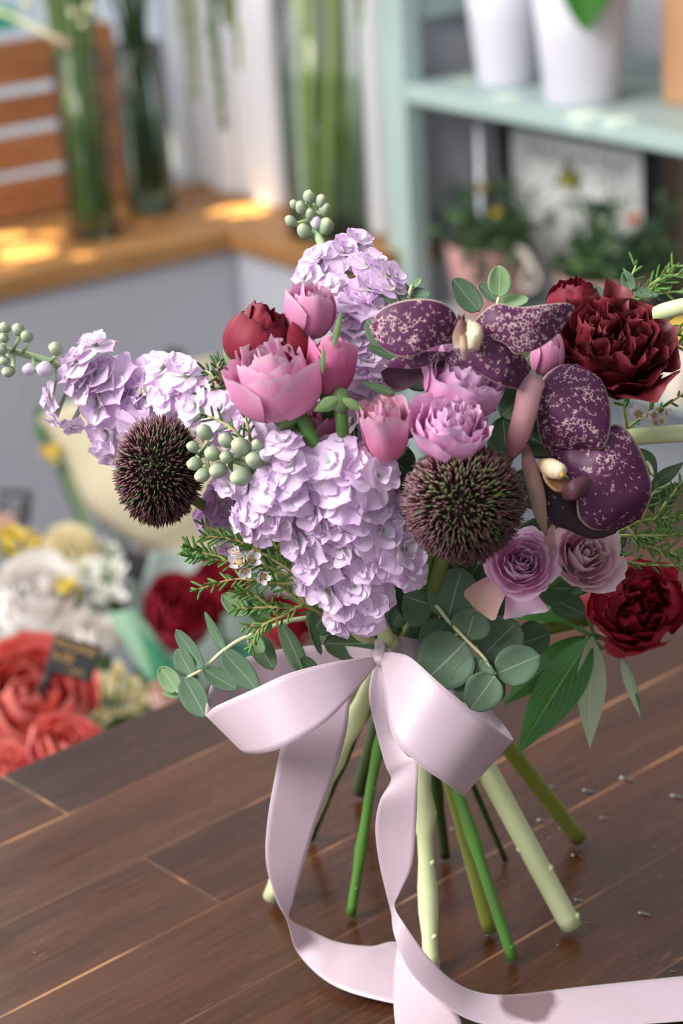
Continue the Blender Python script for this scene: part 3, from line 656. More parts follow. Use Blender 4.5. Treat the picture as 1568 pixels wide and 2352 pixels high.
for q in (((1400, 1470), (1362, 1455), (1340, 1385), (1338, 1340)), ((1400, 1470), (1360, 1462), (1300, 1430), (1260, 1425)), ((1400, 1480), (1380, 1490), (1350, 1455), (1330, 1440))):
    mb.tube([W(x, y, dS(1380, 1480) + .008 * (k != 1)) for k, (x, y) in enumerate(q)], .0011, 6)
mb.build('leaf_stalk', m_rose_st, r_)

# --- alliums (dark bristly globes)
t = NT('allium_bristle'); uvv, u, v = t.uv()
ca = t.ramp(v, [(0, '201A14'), (.5, '2E361A'), (.78, '4A5C26'), (1, '8A945A')]).outputs[0]; cb = t.ramp(v, [(0, '241216'), (.5, '3C1A24'), (.82, '582834'), (1, 'B8929A')]).outputs[0]
c = t.mix(t.ramp(u, [(.16, (0, 0, 0, 1)), (.42, (1, 1, 1, 1))]).outputs[0], ca, cb); t.link(c, t.p.inputs['Base Color']); t.p.inputs['Roughness'].default_value = .5; m_brist = t.m
m_core = flat('allium_core', '2E2218', .8, .3, 200)
def allium(label, x, y, rx, ry, off, n=1900, tip=None, soff=(0, 0, 0), sm=None, seed=1, sr=.0025, fdir=None):
    rg = random.Random(seed); d = dS(x, y) + off; c = W(x, y, d); z = fdir or dome(x, y)
    ax = (CR * rx * mpp(d), CU * ry * mpp(d), CB * (rx + ry) * .5 * mpp(d))
    root = thing('allium', label, 'flower', c, 'dark alliums of the bouquet')
    mb = MB(); mb.ball(c, 0, tuple(a * .74 for a in ax), 24, 16); mb.build('flower_core', m_core, root)
    mb = MB()
    for i in range(n):
        h = 1 - 2 * (i + .5) / n; ph = i * 2.39996; q = sqrt(1 - h * h); dd = V((q * cos(ph), q * sin(ph), h))
        wv = (ax[0] * dd.x + ax[1] * dd.y + ax[2] * dd.z)
        if wv.normalized().dot(-z) > .8: continue
        L = rg.uniform(.93, 1.04); tl = wv.normalized() + V([rg.uniform(-.3, .3) for _ in range(3)])
        a = c + wv * .70; b = a + tl.normalized() * wv.length * (L - .70); s = tl.orthogonal().normalized(); e = tl.normalized().cross(s); r = .00052 * rg.uniform(.7, 1.4)
        g = rg.gauss(0, .22) + .62 - .55 * max(0, wv.normalized().dot(z) - .35); g = max(.02, min(.98, g))
        k = len(mb.v); mid = a.lerp(b, .55)
        for o in (0, 2.09, 4.19): mb.add(a + (s * cos(o) + e * sin(o)) * r * .7, (g, 0))
        for o in (0, 2.09, 4.19): mb.add(mid + (s * cos(o) + e * sin(o)) * r * 1.25, (g, .6))
        mb.add(b, (g, 1))
        for i3 in range(3):
            j3 = (i3 + 1) % 3; mb.f.append((k + i3, k + j3, k + 3 + j3, k + 3 + i3)); mb.f.append((k + 3 + i3, k + 3 + j3, k + 6))
    mb.build('bristles', m_brist, root, kind='stuff')
    stem(root, c - z * ax[0].length * .6, tip, sr, soff, sm or m_olive_st)
allium('smaller dark bristly allium globe on the left in front of the lavender spike', 364, 1082, 108, 134, -.012, 1700, None, (-.012, .01, 0), seed=3, fdir=cdir(.15, .05, 1))
allium('larger dark bristly allium globe in the middle of the bouquet', 1065, 1155, 146, 148, -.022, 2600, T['i'], (.004, 0, .002), seed=4, sr=.0034, fdir=cdir(.15, .12, 1))

# --- orchids
def orchidmat(name, dens, base='4A1E42', dk2='68325A', spot='CDB0B0', deep='2E1026', rim='CDB5A8', rough=.45):
    t = NT(name); uvv, u, v = t.uv(); ob = t.obj()
    n1 = t.noise(ob, 420, 2, .4); n2 = t.noise(ob, 60, 2)
    vo = t.n.new('ShaderNodeTexVoronoi'); vo.feature = 'DISTANCE_TO_EDGE'; vo.inputs['Scale'].default_value = 620; t.link(ob, vo.inputs['Vector'])
    c = t.mix(n2, base, dk2)
    line = t.ramp(vo.outputs['Distance'], [(.04, (1, 1, 1, 1)), (.13, (0, 0, 0, 1))]).outputs[0]
    msk = t.ramp(t.math('ADD', n1, t.math('MULTIPLY', t.math('SUBTRACT', n2, .5), .5)), [(.60 - dens, (0, 0, 0, 1)), (.66 - dens, (1, 1, 1, 1))]).outputs[0]
    c = t.mix(t.math('MULTIPLY', line, msk), c, spot)
    e = t.math('MULTIPLY', t.math('ABSOLUTE', t.math('SUBTRACT', u, .5)), 2)
    c = t.mix(t.ramp(e, [(.93, (0, 0, 0, 1)), (.985, (1, 1, 1, 1))]).outputs[0], c, rim)
    g = t.n.new('ShaderNodeNewGeometry')
    t.link(c, t.p.inputs['Base Color']); t.p.inputs['Roughness'].default_value = rough; t.p.inputs['Specular IOR Level'].default_value = .35
    t.bump(t.noise(t.map(uvv, (10, 2, 1)), 2, 2), .1, .001); t.transl(c, .12); return t.m
O_sp = orchidmat('orchid_speckled', .11); O_mid = orchidmat('orchid_lightly_speckled', .02); O_dark = orchidmat('orchid_dark', -.12, '2A1020', dk2='3C1A2E', rim='7A5A64')
O_back = petal('orchid_petal_back', [(0, 'A86A78'), (.35, 'C9929C'), (.7, 'D2A5AE'), (1, 'BFA0B0')], .55, .15, .10)
O_back2 = petal('orchid_petal_back_brown', [(0, '8A5A5E'), (.4, 'B08E82'), (.8, 'B99A88'), (1, '9A6A72')], .55, .12, .10)
O_cream = petal('orchid_column', [(0, 'C9A27E'), (.5, 'E6CFAF'), (1, 'F0E2C4')], .45, .15, .05)
O_tan = petal('orchid_lip', [(0, '5A2A38'), (.4, '8E6660'), (.75, 'B99F8A'), (1, 'E6DCCB')], .45, .1, .25)
def osheet(root, nm, mat, ea, eb, d0, dz=None, bulge=.0, wave=0.0):
    dz = dz or [0] * 20; k = len(ea); mb = MB()
    A = [(x, y, d0 + dz[i]) for i, (x, y) in enumerate(ea)]; B = [(x, y, d0 + dz[i]) for i, (x, y) in enumerate(eb)]
    sheet(mb, A, B, bulge, 6, 12, None, wave=wave); return mb.build(nm, mat, root, solid=.0009)
d0 = dS(1065, 770) - .014
o1 = thing('orchid', 'dark purple speckled orchid bloom with spread petals at the top of the bouquet', 'orchid', W(1066, 775, d0), 'purple speckled orchids of the bouquet')
osheet(o1, 'petal', O_sp, [(1052, 768), (1042, 718), (1000, 690), (930, 690), (875, 712), (853, 745), (852, 752)], [(1046, 788), (1010, 792), (965, 810), (935, 822), (892, 808), (862, 778), (852, 756)], d0, [.008, .002, -.002, -.002, .0, .004, .005], .05)
osheet(o1, 'petal', O_sp, [(1082, 752), (1105, 722), (1140, 698), (1195, 706), (1250, 700), (1298, 696), (1316, 704)], [(1086, 776), (1120, 778), (1160, 790), (1185, 814), (1235, 800), (1285, 760), (1318, 708)], d0, [.008, .003, .0, .0, .002, .008, .012], .05, .02)
osheet(o1, 'sepal', O_mid, [(1060, 812), (1015, 808), (960, 808), (915, 818), (885, 836)], [(1052, 820), (1005, 826), (985, 838), (945, 846), (880, 842)], d0 + .008, [.006, 0, 0, 0, .004], .1)
osheet(o1, 'sepal', O_dark, [(1046, 822), (1000, 826), (950, 842), (900, 838), (874, 852)], [(1040, 850), (1000, 846), (950, 884), (910, 898), (880, 880)], d0 + .016, None, -.15)
osheet(o1, 'sepal', O_mid, [(1020, 815), (1070, 782), (1120, 768), (1180, 795), (1218, 845)], [(1026, 834), (1090, 850), (1125, 872), (1160, 888), (1192, 894)], d0 + .006, [.004, 0, -.002, 0, .012], .14)
mb = MB(); sheet(mb, [(1046, 800, d0 - .002), (1040, 775, d0 - .004), (1050, 745, d0 - .006), (1060, 728, d0 - .006)][::-1], [(1088, 802, d0 - .002), (1076, 770, d0 - .004), (1068, 745, d0 - .006), (1062, 728, d0 - .006)][::-1], .28, 6, 10); lip = mb.build('lip', O_tan, o1, solid=.0012)
mb = MB(); sheet(mb, [(1056, 770, d0 - .012), (1058, 800, d0 - .013), (1062, 826, d0 - .006)], [(1070, 770, d0 - .012), (1072, 802, d0 - .013), (1070, 826, d0 - .006)], .25, 5, 6); mb.build('lip_tongue', petal('orchid_tongue', [(0, '9A7060'), (.5, 'D6C0A8'), (1, 'F2EBDD')], .4, .1, .3), lip, solid=.001)
for x in (1056, 1062):
    mb = MB(); mb.tube([W(x, 735, d0 - .006), W(x + (x - 1059) * 1.2, 722, d0 - .005)], [.0012, .0002], 6); mb.build('lip_horn', O_dark, lip)
mb = MB(); mb.ball(W(1088, 772, d0 - .004), 0, (CR * .0040, CU * .0062, CB * .005), 12, 8, .25); mb.ball(W(1078, 752, d0 - .004), 0, (CR * .0022, CU * .0034, CB * .003), 10, 7, .2); mb.build('column', O_cream, o1)
stem(o1, W(1066, 790, d0 + .015), T['l'], .0016, (.004, 0, -.004), m_dark_st)
d0 = dS(1330, 1010) - .014
o2 = thing('orchid', 'dark purple orchid bloom with a cream lip on the right side facing right', 'orchid', W(1270, 1075, d0), 'purple speckled orchids of the bouquet')
osheet(o2, 'petal', O_sp, [(1258, 1050), (1236, 985), (1234, 920), (1246, 870), (1282, 842), (1310, 838)], [(1278, 1052), (1345, 1030), (1388, 1025), (1402, 950), (1378, 872), (1325, 838)], d0, [.012, .002, -.004, -.002, .004, .006], .10)
osheet(o2, 'petal', O_mid, [(1268, 1050), (1300, 1028), (1360, 1015), (1412, 975), (1452, 1005), (1484, 1070), (1494, 1130), (1470, 1190)], [(1272, 1075), (1300, 1090), (1318, 1115), (1326, 1140), (1325, 1165), (1330, 1190), (1360, 1214), (1420, 1216)], d0 + .004, [.008, .002, 0, .0, 0, .002, .004, .012], .16)
osheet(o2, 'sepal', O_dark, [(1235, 1060), (1270, 1080), (1320, 1120), (1370, 1180), (1420, 1215)], [(1246, 1150), (1265, 1200), (1300, 1216), (1360, 1238), (1412, 1225)], d0 + .014, None, .1)
osheet(o2, 'sepal', O_back, [(1160, 1050), (1166, 1000), (1180, 940), (1192, 880), (1210, 856), (1228, 862)], [(1182, 1052), (1212, 1010), (1232, 950), (1244, 900), (1250, 885), (1240, 866)], d0 - .008, [.006, .002, -.002, -.002, 0, .004], .22)
osheet(o2, 'sepal', O_back2, [(1198, 1030), (1200, 1080), (1212, 1130), (1226, 1180), (1252, 1230)], [(1212, 1020), (1236, 1080), (1250, 1130), (1254, 1180), (1256, 1228)], d0 - .004, [.006, 0, -.002, 0, .006], .2)
mb = MB(); sheet(mb, [(1244, 1062, d0 - .004), (1250, 1100, d0 - .012), (1272, 1125, d0 - .016), (1292, 1130, d0 - .016)], [(1282, 1060, d0 - .004), (1290, 1090, d0 - .008), (1308, 1100, d0 - .012), (1312, 1104, d0 - .014)], -.35, 6, 10); lip = mb.build('lip', petal('orchid_lip_ochre', [(0, 'D8B48A'), (.5, '8A6A44'), (1, '5E3A38')], .45, .1, .1), o2, solid=.001)
mb = MB(); sheet(mb, [(1290, 1128, d0 - .016), (1310, 1105, d0 - .02), (1340, 1095, d0 - .018), (1356, 1100, d0 - .014)], [(1294, 1146, d0 - .014), (1320, 1148, d0 - .02), (1345, 1135, d0 - .018), (1358, 1108, d0 - .014)], .25, 6, 8); mb.build('lip_lobe', petal('orchid_lobe', [(0, '4A2A34'), (1, '6A4450')], .5, .1, .08), lip, solid=.001)
mb = MB(); mb.tube([W(1250, 1070, d0 + .002), W(1266, 1076, d0 - .010), W(1284, 1082, d0 - .018)], [.0034, .0044, .0036], 12); mb.ball(W(1284, 1082, d0 - .019), .0034, None, 10, 8, .2); col = mb.build('column', O_cream, o2)
mb = MB(); mb.ball(W(1290, 1090, d0 - .021), .0012, None, 8, 6, .4); mb.ball(W(1294, 1084, d0 - .020), .0009, None, 8, 6, .4); mb.build('pollen', flat('pollen', 'E0A63C', .6), col)
stem(o2, W(1262, 1080, d0 + .02), None, .0016, (.006, 0, -.004), m_dark_st)
# ---------------------------------------------------------------- eucalyptus
m_euc = leafmat('eucalyptus_leaf', '546E58', '6A866A', 'A9BBA4', .55, .1, .3, .022, .12, 'BCCBB6')
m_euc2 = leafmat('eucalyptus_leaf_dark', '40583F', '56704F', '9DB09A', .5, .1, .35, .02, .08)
m_euc3 = leafmat('eucalyptus_young_leaf', '7FA070', '93B184', 'BFD2AE', .5, .2, .3, .025, .1)
m_estem = stemmat('eucalyptus_stem', 'C9CF9E', 'D2D8AE')
def euc(label, stem_px, leaves, d0, tip_off=(0, 0, 0), mat=m_euc, r=.0010):
    """stem_px: (px, py, dd) from the bouquet outwards; leaves: base, tip, width px, facing, dd[, material, extras]"""
    root = thing('eucalyptus_sprig', label, 'eucalyptus', W(stem_px[0][0], stem_px[0][1], d0 + stem_px[0][2]), 'eucalyptus sprigs of the bouquet')
    mb = MB(); p = [V(q) for q in cr([tuple(W(x, y, d0 + e)) for x, y, e in stem_px], 5)]
    mb.tube(p, [r * (1.25 - .6 * k / len(p)) for k in range(len(p))], 8); mb.build('stem', m_estem, root)
    for i, L in enumerate(leaves):
        (a, b, w_, n_, dd) = L[:5]; mt = L[5] if len(L) > 5 and L[5] else mat; kw = dict(cup=.22, bend=-.03, wave=.03)
        if len(L) > 6: kw.update(L[6])
        mb = MB(); A = W(a[0], a[1], d0 + dd); B = W(b[0], b[1], d0 + dd + (n_[3] if len(n_) > 3 else 0))
        blade(mb, A, B, cdir(*n_[:3]), w_ * mpp(d0), kw.pop('prof', P_round), seed=i * 1.7, nu=8, nv=14, **kw); mb.build('leaf', mt, root, solid=.0004)
    return root
d0 = dS(1060, 1480) - .004
euc('large eucalyptus sprig with round blue-green leaves right of the ribbon knot',
    [(900, 1500, .04), (960, 1400, .02), (997, 1390, .0), (1027, 1423, -.003), (1071, 1470, -.006), (1109, 1508, -.008), (1138, 1550, -.01)],
    [((997, 1392), (926, 1368), 128, (-.2, .25, .9), .001), ((1000, 1385), (1010, 1316), 70, (-.1, .5, .8), .006), ((1027, 1425), (1060, 1306), 122, (.05, .4, .9), -.001),
     ((1025, 1425), (978, 1500), 82, (-.4, 0, .9), .006), ((1071, 1468), (1092, 1396), 92, (.1, .5, .85), -.004), ((1069, 1474), (974, 1566), 142, (-.25, .1, .95), -.005),
     ((1109, 1506), (1188, 1428), 118, (.35, .25, .9), .004), ((1107, 1510), (1062, 1612), 100, (-.3, -.05, .95), -.008), ((1138, 1548), (1240, 1505), 92, (.25, .35, .9), -.008),
     ((1136, 1552), (1080, 1630), 88, (-.05, .1, .98), -.014), ((1110, 1512), (1150, 1610), 60, (.5, -.1, .8), .006, m_euc2), ((1190, 1480), (1262, 1455), 90, (.2, .5, .8), .03, m_euc2), ((985, 1470), (935, 1495), 90, (-.3, .2, .8), .014, m_euc2), ((900, 1440), (940, 1365), 60, (-.3, .3, .8), .02, m_euc2)], d0)
d0 = dS(560, 1500) - .02
euc('eucalyptus sprig hanging out to the lower left over the ribbon loop',
    [(860, 1440, .03), (700, 1420, .012), (572, 1461, .0), (514, 1494, -.004), (467, 1536, -.006), (426, 1560, -.007), (408, 1590, -.006)],
    [((422, 1556), (472, 1648), 66, (-.35, .1, .9), -.009), ((440, 1552), (407, 1490), 52, (-.5, .2, .8), -.004), ((466, 1538), (404, 1446), 44, (-.55, .2, .7), -.007), ((466, 1536), (545, 1584), 46, (-.05, .45, .8), -.008),
     ((512, 1496), (592, 1586), 58, (-.3, .25, .9), -.009), ((514, 1492), (470, 1406), 34, (-.6, .1, .7), -.003, None, dict(twist=.7)), ((408, 1588), (368, 1532), 50, (-.3, .1, .9), -.006, m_euc3), ((424, 1562), (455, 1555), 40, (.4, .4, .7), -.001),
     ((572, 1460), (606, 1500), 36, (.3, .2, .9), -.006, m_euc3), ((578, 1456), (628, 1538), 54, (-.3, .2, .9), -.001, m_euc2, dict(fold=.3)), ((645, 1430), (700, 1555), 46, (-.5, .2, .8), -.004, m_euc2, dict(twist=1.0)), ((690, 1510), (731, 1549), 34, (.1, .6, .7), -.006, m_euc2),
     ((710, 1425), (738, 1504), 22, (.5, .1, .8), .0, m_euc2), ((862, 1478), (742, 1478), 84, (0, .2, .95), .012, m_euc2), ((566, 1410), (510, 1366), 50, (-.2, .5, .8), .006, m_euc3), ((620, 1420), (560, 1385), 50, (-.1, .5, .8), .01, m_euc2), ((412, 1600), (372, 1592), 14, (.1, .3, .9), -.004, m_euc3)], d0)
d0 = dS(1150, 690) + .03
euc('eucalyptus tip with one pale upright leaf above the top orchid', [(1150, 780, .03), (1143, 705, .0), (1146, 680, -.002)],
    [((1146, 682), (1147, 610), 56, (.1, .25, .95), -.003, m_euc3), ((1144, 700), (1214, 686), 44, (.2, .6, .7), 0, m_euc3), ((1142, 690), (1098, 652), 30, (-.3, .5, .7), .006), ((1100, 715), (1040, 640), 60, (-.1, .4, .8), .04)], d0)
d0 = dS(930, 680) + .035
euc('small eucalyptus tip between the tall lavender stock and the top orchid', [(940, 780, .03), (938, 690, .0), (946, 655, 0)],
    [((938, 690), (874, 672), 54, (-.2, .5, .85), -.002), ((940, 680), (988, 676), 40, (.3, .5, .7), .0), ((940, 675), (905, 652), 30, (-.3, .5, .7), .004), ((946, 660), (968, 640), 16, (.2, .4, .8), 0, m_euc3)], d0)
d0 = dS(870, 790) - .0
euc('dark eucalyptus leaves showing behind the left petal of the top orchid', [(930, 860, .03), (900, 820, .014), (885, 800, .010)],
    [((890, 800), (842, 735), 50, (-.5, .2, .8), .008), ((930, 826), (842, 796), 30, (-.1, .5, .8), .004, m_euc2), ((905, 905), (832, 878), 22, (0, .5, .8), .0, m_euc2)], d0)
d0 = dS(1420, 700) + .02
euc('thin eucalyptus twig at the upper right beside the needle sprigs', [(1405, 760, .02), (1424, 706, 0), (1452, 666, 0)],
    [((1450, 670), (1434, 622), 32, (-.2, .3, .9), -.001), ((1452, 670), (1512, 678), 30, (.3, .5, .8), -.001), ((1424, 706), (1352, 650), 20, (-.3, .4, .8), .001), ((1428, 704), (1512, 732), 26, (.2, .6, .7), -.002)], d0)
d0 = dS(1490, 1040) + .03
euc('dark narrow leaves behind the right edge of the lower orchid', [(1420, 1080, .02), (1480, 1060, .01), (1500, 1090, .0)],
    [((1470, 1030), (1508, 1100), 44, (.3, .2, .8), .008, m_euc2, dict(prof=P_lance)), ((1492, 1120), (1572, 1060), 34, (.1, .4, .8), .004, m_euc2, dict(prof=P_lance)), ((1508, 1160), (1562, 1110), 44, (.2, .4, .8), .006, m_euc2, dict(prof=P_ovate)), ((1478, 1100), (1500, 1180), 44, (.4, 0, .8), .01, m_euc2, dict(prof=P_lance))], d0)

# darker leaves deep inside the bunch
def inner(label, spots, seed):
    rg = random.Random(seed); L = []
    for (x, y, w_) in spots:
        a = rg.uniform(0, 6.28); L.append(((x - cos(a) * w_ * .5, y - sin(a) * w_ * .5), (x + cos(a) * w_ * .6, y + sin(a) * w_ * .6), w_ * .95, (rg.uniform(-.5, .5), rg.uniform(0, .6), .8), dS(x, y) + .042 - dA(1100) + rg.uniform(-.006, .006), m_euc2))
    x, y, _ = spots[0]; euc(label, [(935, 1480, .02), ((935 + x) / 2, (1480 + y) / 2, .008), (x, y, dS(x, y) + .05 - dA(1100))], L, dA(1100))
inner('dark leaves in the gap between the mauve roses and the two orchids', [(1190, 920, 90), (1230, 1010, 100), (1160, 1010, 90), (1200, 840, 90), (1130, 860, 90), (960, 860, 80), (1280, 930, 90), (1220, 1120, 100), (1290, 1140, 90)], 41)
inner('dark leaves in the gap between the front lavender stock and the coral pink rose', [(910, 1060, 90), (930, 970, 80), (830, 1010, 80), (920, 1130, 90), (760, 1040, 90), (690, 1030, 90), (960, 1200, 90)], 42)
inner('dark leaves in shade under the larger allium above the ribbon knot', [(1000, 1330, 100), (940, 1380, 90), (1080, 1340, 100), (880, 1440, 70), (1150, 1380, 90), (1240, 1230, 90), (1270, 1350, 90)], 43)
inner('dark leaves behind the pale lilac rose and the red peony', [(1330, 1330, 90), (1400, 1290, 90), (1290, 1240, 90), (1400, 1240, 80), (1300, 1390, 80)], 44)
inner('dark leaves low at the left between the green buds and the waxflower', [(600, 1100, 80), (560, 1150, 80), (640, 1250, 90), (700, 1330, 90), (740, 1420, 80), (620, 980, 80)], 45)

# ---------------------------------------------------------------- waxflower sprigs: needle leaves, some tiny blooms
m_needle = leafmat('needle_green', '4F7A3A', '6B9648', '8FB05E', .5, .1, .3, .02)
m_needle2 = leafmat('needle_dark', '3B5A38', '527048', '7A9464', .5, .1, .3, .02)
m_twig = stemmat('twig_reddish', 'A8745C', '9A9A5A', .6); m_twigg = stemmat('twig_green', 'B9B878', '9FAA5E', .6)
m_wax = petal('wax_petal', [(0, 'DCC9B0'), (.4, 'EFE6EE'), (1, 'EADFEA')], .4, .2, .04)
m_waxc = flat('wax_centre', 'B89A6A', .6, .3, 300)
def sprig(label, branches, d0, needles, blooms=(), nm=None, tm=None, seed=1, ln=36, r=.0007, wn=5.5, start=.2):
    """branches: list of [(px, py, dd)...]; needles: number per branch; blooms: (px, py, r px, a, b)"""
    rg = random.Random(seed); nm = nm or m_needle; tm = tm or m_twig
    b0 = branches[0][0]; root = thing('waxflower_sprig', label, 'waxflower', W(b0[0], b0[1], d0 + b0[2]), 'waxflower sprigs of the bouquet')
    tw = MB(); nd = MB()
    for bi, br in enumerate(branches):
        p = [V(q) for q in cr([tuple(W(x, y, d0 + e)) for x, y, e in br], 8)]
        tw.tube(p, [r * (1.3 - .8 * k / len(p)) for k in range(len(p))], 6)
        nn = needles[bi] if hasattr(needles, '__len__') else needles
        for i in range(nn):
            f = start + (1 - start) * (i + rg.random()) / nn; x = f * (len(p) - 1); k = min(int(x), len(p) - 2); q = p[k].lerp(p[k + 1], x - k); t_ = (p[k + 1] - p[k]).normalized()
            a = i * 2.4 + rg.uniform(-.5, .5); s = t_.orthogonal().normalized(); e = t_.cross(s)
            dr = (t_ * rg.uniform(.5, 1.1) + (s * cos(a) + e * sin(a)) * .85).normalized(); L = ln * mpp(d0) * rg.uniform(.6, 1.15) * (1 - .25 * f)
            side = dr.cross(CB); side = side.normalized() if side.length > .1 else s
            blade(nd, q, q + dr * L, side.cross(dr) + CB * .2, wn * mpp(d0), P_strap, bend=rg.uniform(-.06, .06), fold=.3, nu=2, nv=5)
    tw.build('twig', tm, root); nd.build('needle_leaves', nm, root, kind='stuff', solid=.0003)
    for (x, y, rp, a, b) in blooms:
        c = W(x, y, d0 - .006); z = cdir(a, b, .8); M = frame(c, z, None, rg.uniform(0, 6)); R = rp * mpp(d0); mb = MB()
        for k in range(5):
            ph = k * 1.2566
            mb.grid(lambda u, v, ph=ph: M @ V(((R * (.35 + .65 * v ** .8)) * cos(ph + u * .62 * max(.05, sin(pi * min(1, v * .98) ** 1.2)) ** .5), (R * (.35 + .65 * v ** .8)) * sin(ph + u * .62 * max(.05, sin(pi * min(1, v * .98) ** 1.2)) ** .5), R * (.9 * v * v - .2))), 5, 5)
        fl_ = mb.build('bloom', m_wax, root); mb = MB(); mb.ball(c - z * R * .15, 0, (M.col[0].xyz * R * .42, M.col[1].xyz * R * .42, z * R * .3), 10, 6, .2); mb.build('bloom_centre', m_waxc, fl_)
    return root
sprig('waxflower sprig with tiny white blooms at the left under the front stock head',
      [[(740, 1400, .02), (690, 1330, .004), (600, 1270, 0), (520, 1230, 0), (465, 1205, .004)], [(690, 1330, .004), (600, 1300, 0), (500, 1285, 0), (432, 1278, 0)], [(600, 1270, 0), (540, 1240, -.003), (470, 1232, -.003)], [(700, 1340, .006), (620, 1340, 0), (540, 1330, 0), (450, 1355, .003)], [(650, 1300, .004), (640, 1270, 0), (620, 1225, 0)], [(520, 1285, 0), (470, 1270, 0), (430, 1255, 0)]],
      dS(580, 1300) - .006, [26, 46, 30, 34, 12, 26], [(548, 1290, 22, -.4, .3), (578, 1285, 20, .5, .3), (562, 1312, 16, .1, -.4), (603, 1325, 17, .2, -.2), (540, 1268, 15, -.4, .4)], seed=21, ln=44)
sprig('lower left waxflower sprig with reddish twigs crossing above the hanging eucalyptus',
      [[(780, 1440, .02), (698, 1392, 0), (630, 1425, 0), (560, 1440, .003)], [(698, 1392, 0), (650, 1350, -.003), (600, 1320, -.003)], [(690, 1395, 0), (620, 1395, -.003), (540, 1398, 0)], [(660, 1410, 0), (600, 1440, -.003), (575, 1490, 0)], [(640, 1415, 0), (590, 1370, -.004), (545, 1360, -.002)], [(696, 1390, 0), (690, 1330, 0), (670, 1290, .002)]],
      dS(620, 1400) - .012, [22, 16, 30, 18, 26, 10], (), seed=22, ln=38)
sprig('needle sprig at the left between the stock spike and the pink rose', [[(560, 900, .02), (505, 870, 0), (470, 850, 0)], [(530, 885, .01), (500, 850, 0), (505, 830, 0)], [(520, 890, .01), (490, 895, 0), (462, 905, 0)]], dS(500, 870) + .012, [12, 9, 12], (), m_needle2, m_twigg, 23, 40)
sprig('short dark needle sprig lying across the lavender left of the green buds', [[(570, 1050, .02), (550, 1000, 0), (500, 965, 0), (466, 952, 0)], [(575, 1010, .01), (570, 985, 0), (562, 960, 0)]], dS(520, 990) - .02, [14, 5], (), m_needle2, m_twigg, 24, 44)
sprig('long needle sprig at the upper right corner of the bouquet', [[(1380, 780, .03), (1425, 705, .004), (1480, 680, 0), (1570, 668, 0)], [(1440, 697, .004), (1500, 650, 0), (1548, 612, 0)], [(1425, 705, .004), (1440, 660, 0), (1460, 610, 0)], [(1470, 685, 0), (1530, 640, 0), (1580, 625, 0)]], dS(1470, 690) + .02, [26, 18, 10, 18], (), m_needle, m_twigg, 25, 46)
sprig('needle sprig sticking out to the right above the burgundy ranunculus', [[(1460, 850, .03), (1520, 790, .005), (1590, 740, 0)], [(1520, 790, .005), (1560, 790, 0), (1600, 770, 0)], [(1500, 810, .005), (1516, 760, 0), (1530, 735, 0)]], dS(1520, 790) + .02, [20, 12, 10], (), m_needle, m_twigg, 26, 46)
sprig('waxflower twig with one open white bloom and pale buds at the right edge', [[(1420, 1000, .03), (1480, 955, .0), (1530, 930, 0), (1590, 890, .004)], [(1490, 950, 0), (1500, 900, 0), (1508, 868, 0)], [(1440, 985, .01), (1432, 930, 0), (1436, 905, 0)]], dS(1480, 945) + .016, [12, 8, 4], [(1466, 950, 21, -.1, .3), (1502, 955, 15, -.2, 0), (1520, 968, 14, .3, -.2), (1505, 972, 13, 0, -.4), (1530, 948, 11, .4, .3)], m_needle, m_twigg, 27, 40)
sprig('dense needle sprig at the right edge above the red peony', [[(1380, 1250, .03), (1460, 1200, .006), (1520, 1190, 0), (1590, 1180, 0)], [(1440, 1210, .006), (1480, 1250, 0), (1560, 1275, 0)], [(1420, 1230, .01), (1500, 1230, -.003), (1590, 1225, 0)], [(1500, 1195, 0), (1540, 1140, 0), (1580, 1090, 0)], [(1470, 1200, .003), (1490, 1150, 0), (1510, 1120, 0)], [(1400, 1250, .01), (1440, 1290, 0), (1570, 1300, .004)], [(1500, 1240, 0), (1530, 1210, 0), (1590, 1150, 0)]], dS(1500, 1210) + .0, [30, 30, 40, 22, 12, 20, 20], (), m_needle, m_twigg, 28, 42)

# thick pale stems reaching in from the right
def rstem(label, pts, r):
    p = [W(x, y, d) for x, y, d in pts]; root = thing('cut_flower', label, 'flower', p[-1], 'thick pale flower stems at the right edge')
    mb = MB(); mb.tube([V(q) for q in cr([tuple(q) for q in p], 8)], r, 14); mb.build('stem', m_pale_st, root); return root
d0 = dS(1500, 730)
rstem('thick pale green stem curving in at the right edge above the burgundy ranunculus', [(1410, 840, d0 + .03), (1470, 752, d0 + .012), (1510, 722, d0 + .006), (1560, 706, d0), (1680, 680, d0 + .0)], .0040)
d0 = dS(1500, 1000)
rstem('thick straight pale stem at the right edge beside the lower orchid', [(1380, 1015, d0 + .02), (1440, 1006, d0 + .006), (1500, 1000, d0 + .0), (1580, 994, d0 - .004), (1700, 985, d0 - .01)], .0040)

# ---------------------------------------------------------------- the remaining visible stems
def cutstem(label, head, tip, r, off, mat, nodes=3):
    h = W(*head); root = thing('cut_flower', label, 'flower', tip); mb = MB()
    b = BIND + CR * off[0] + CU * off[1] + CB * off[2]
    p = [V(q) for q in cr([tuple(h), tuple(b), tuple(b.lerp(tip, .5)), tuple(tip)], 8)]; mb.tube(p, r, 12)
    for k in range(nodes):
        j = int(len(p) * (.45 + .5 * (k + RN.random()) / nodes)); j = min(j, len(p) - 2); a = RN.uniform(0, 6.28)
        d = (CR * cos(a) + CB * abs(sin(a))).normalized(); mb.ball(p[j] + d * r * .92, 0, (d * r * .35, ZUP * r * .45, d.cross(ZUP) * r * .4), 6, 5)
    mb.build('stem', mat, root); return root
cutstem('thickest pale green cut stem slanting to the right below the bow', (960, 1400, 1.05), T['j'], .0056, (.008, 0, .008), m_pale_st, 6)
cutstem('hair-thin olive stem beside the pale stem behind the hanging ribbon', (950, 1420, 1.06), T['f'], .0010, (.003, 0, .004), m_olive_st, 1)
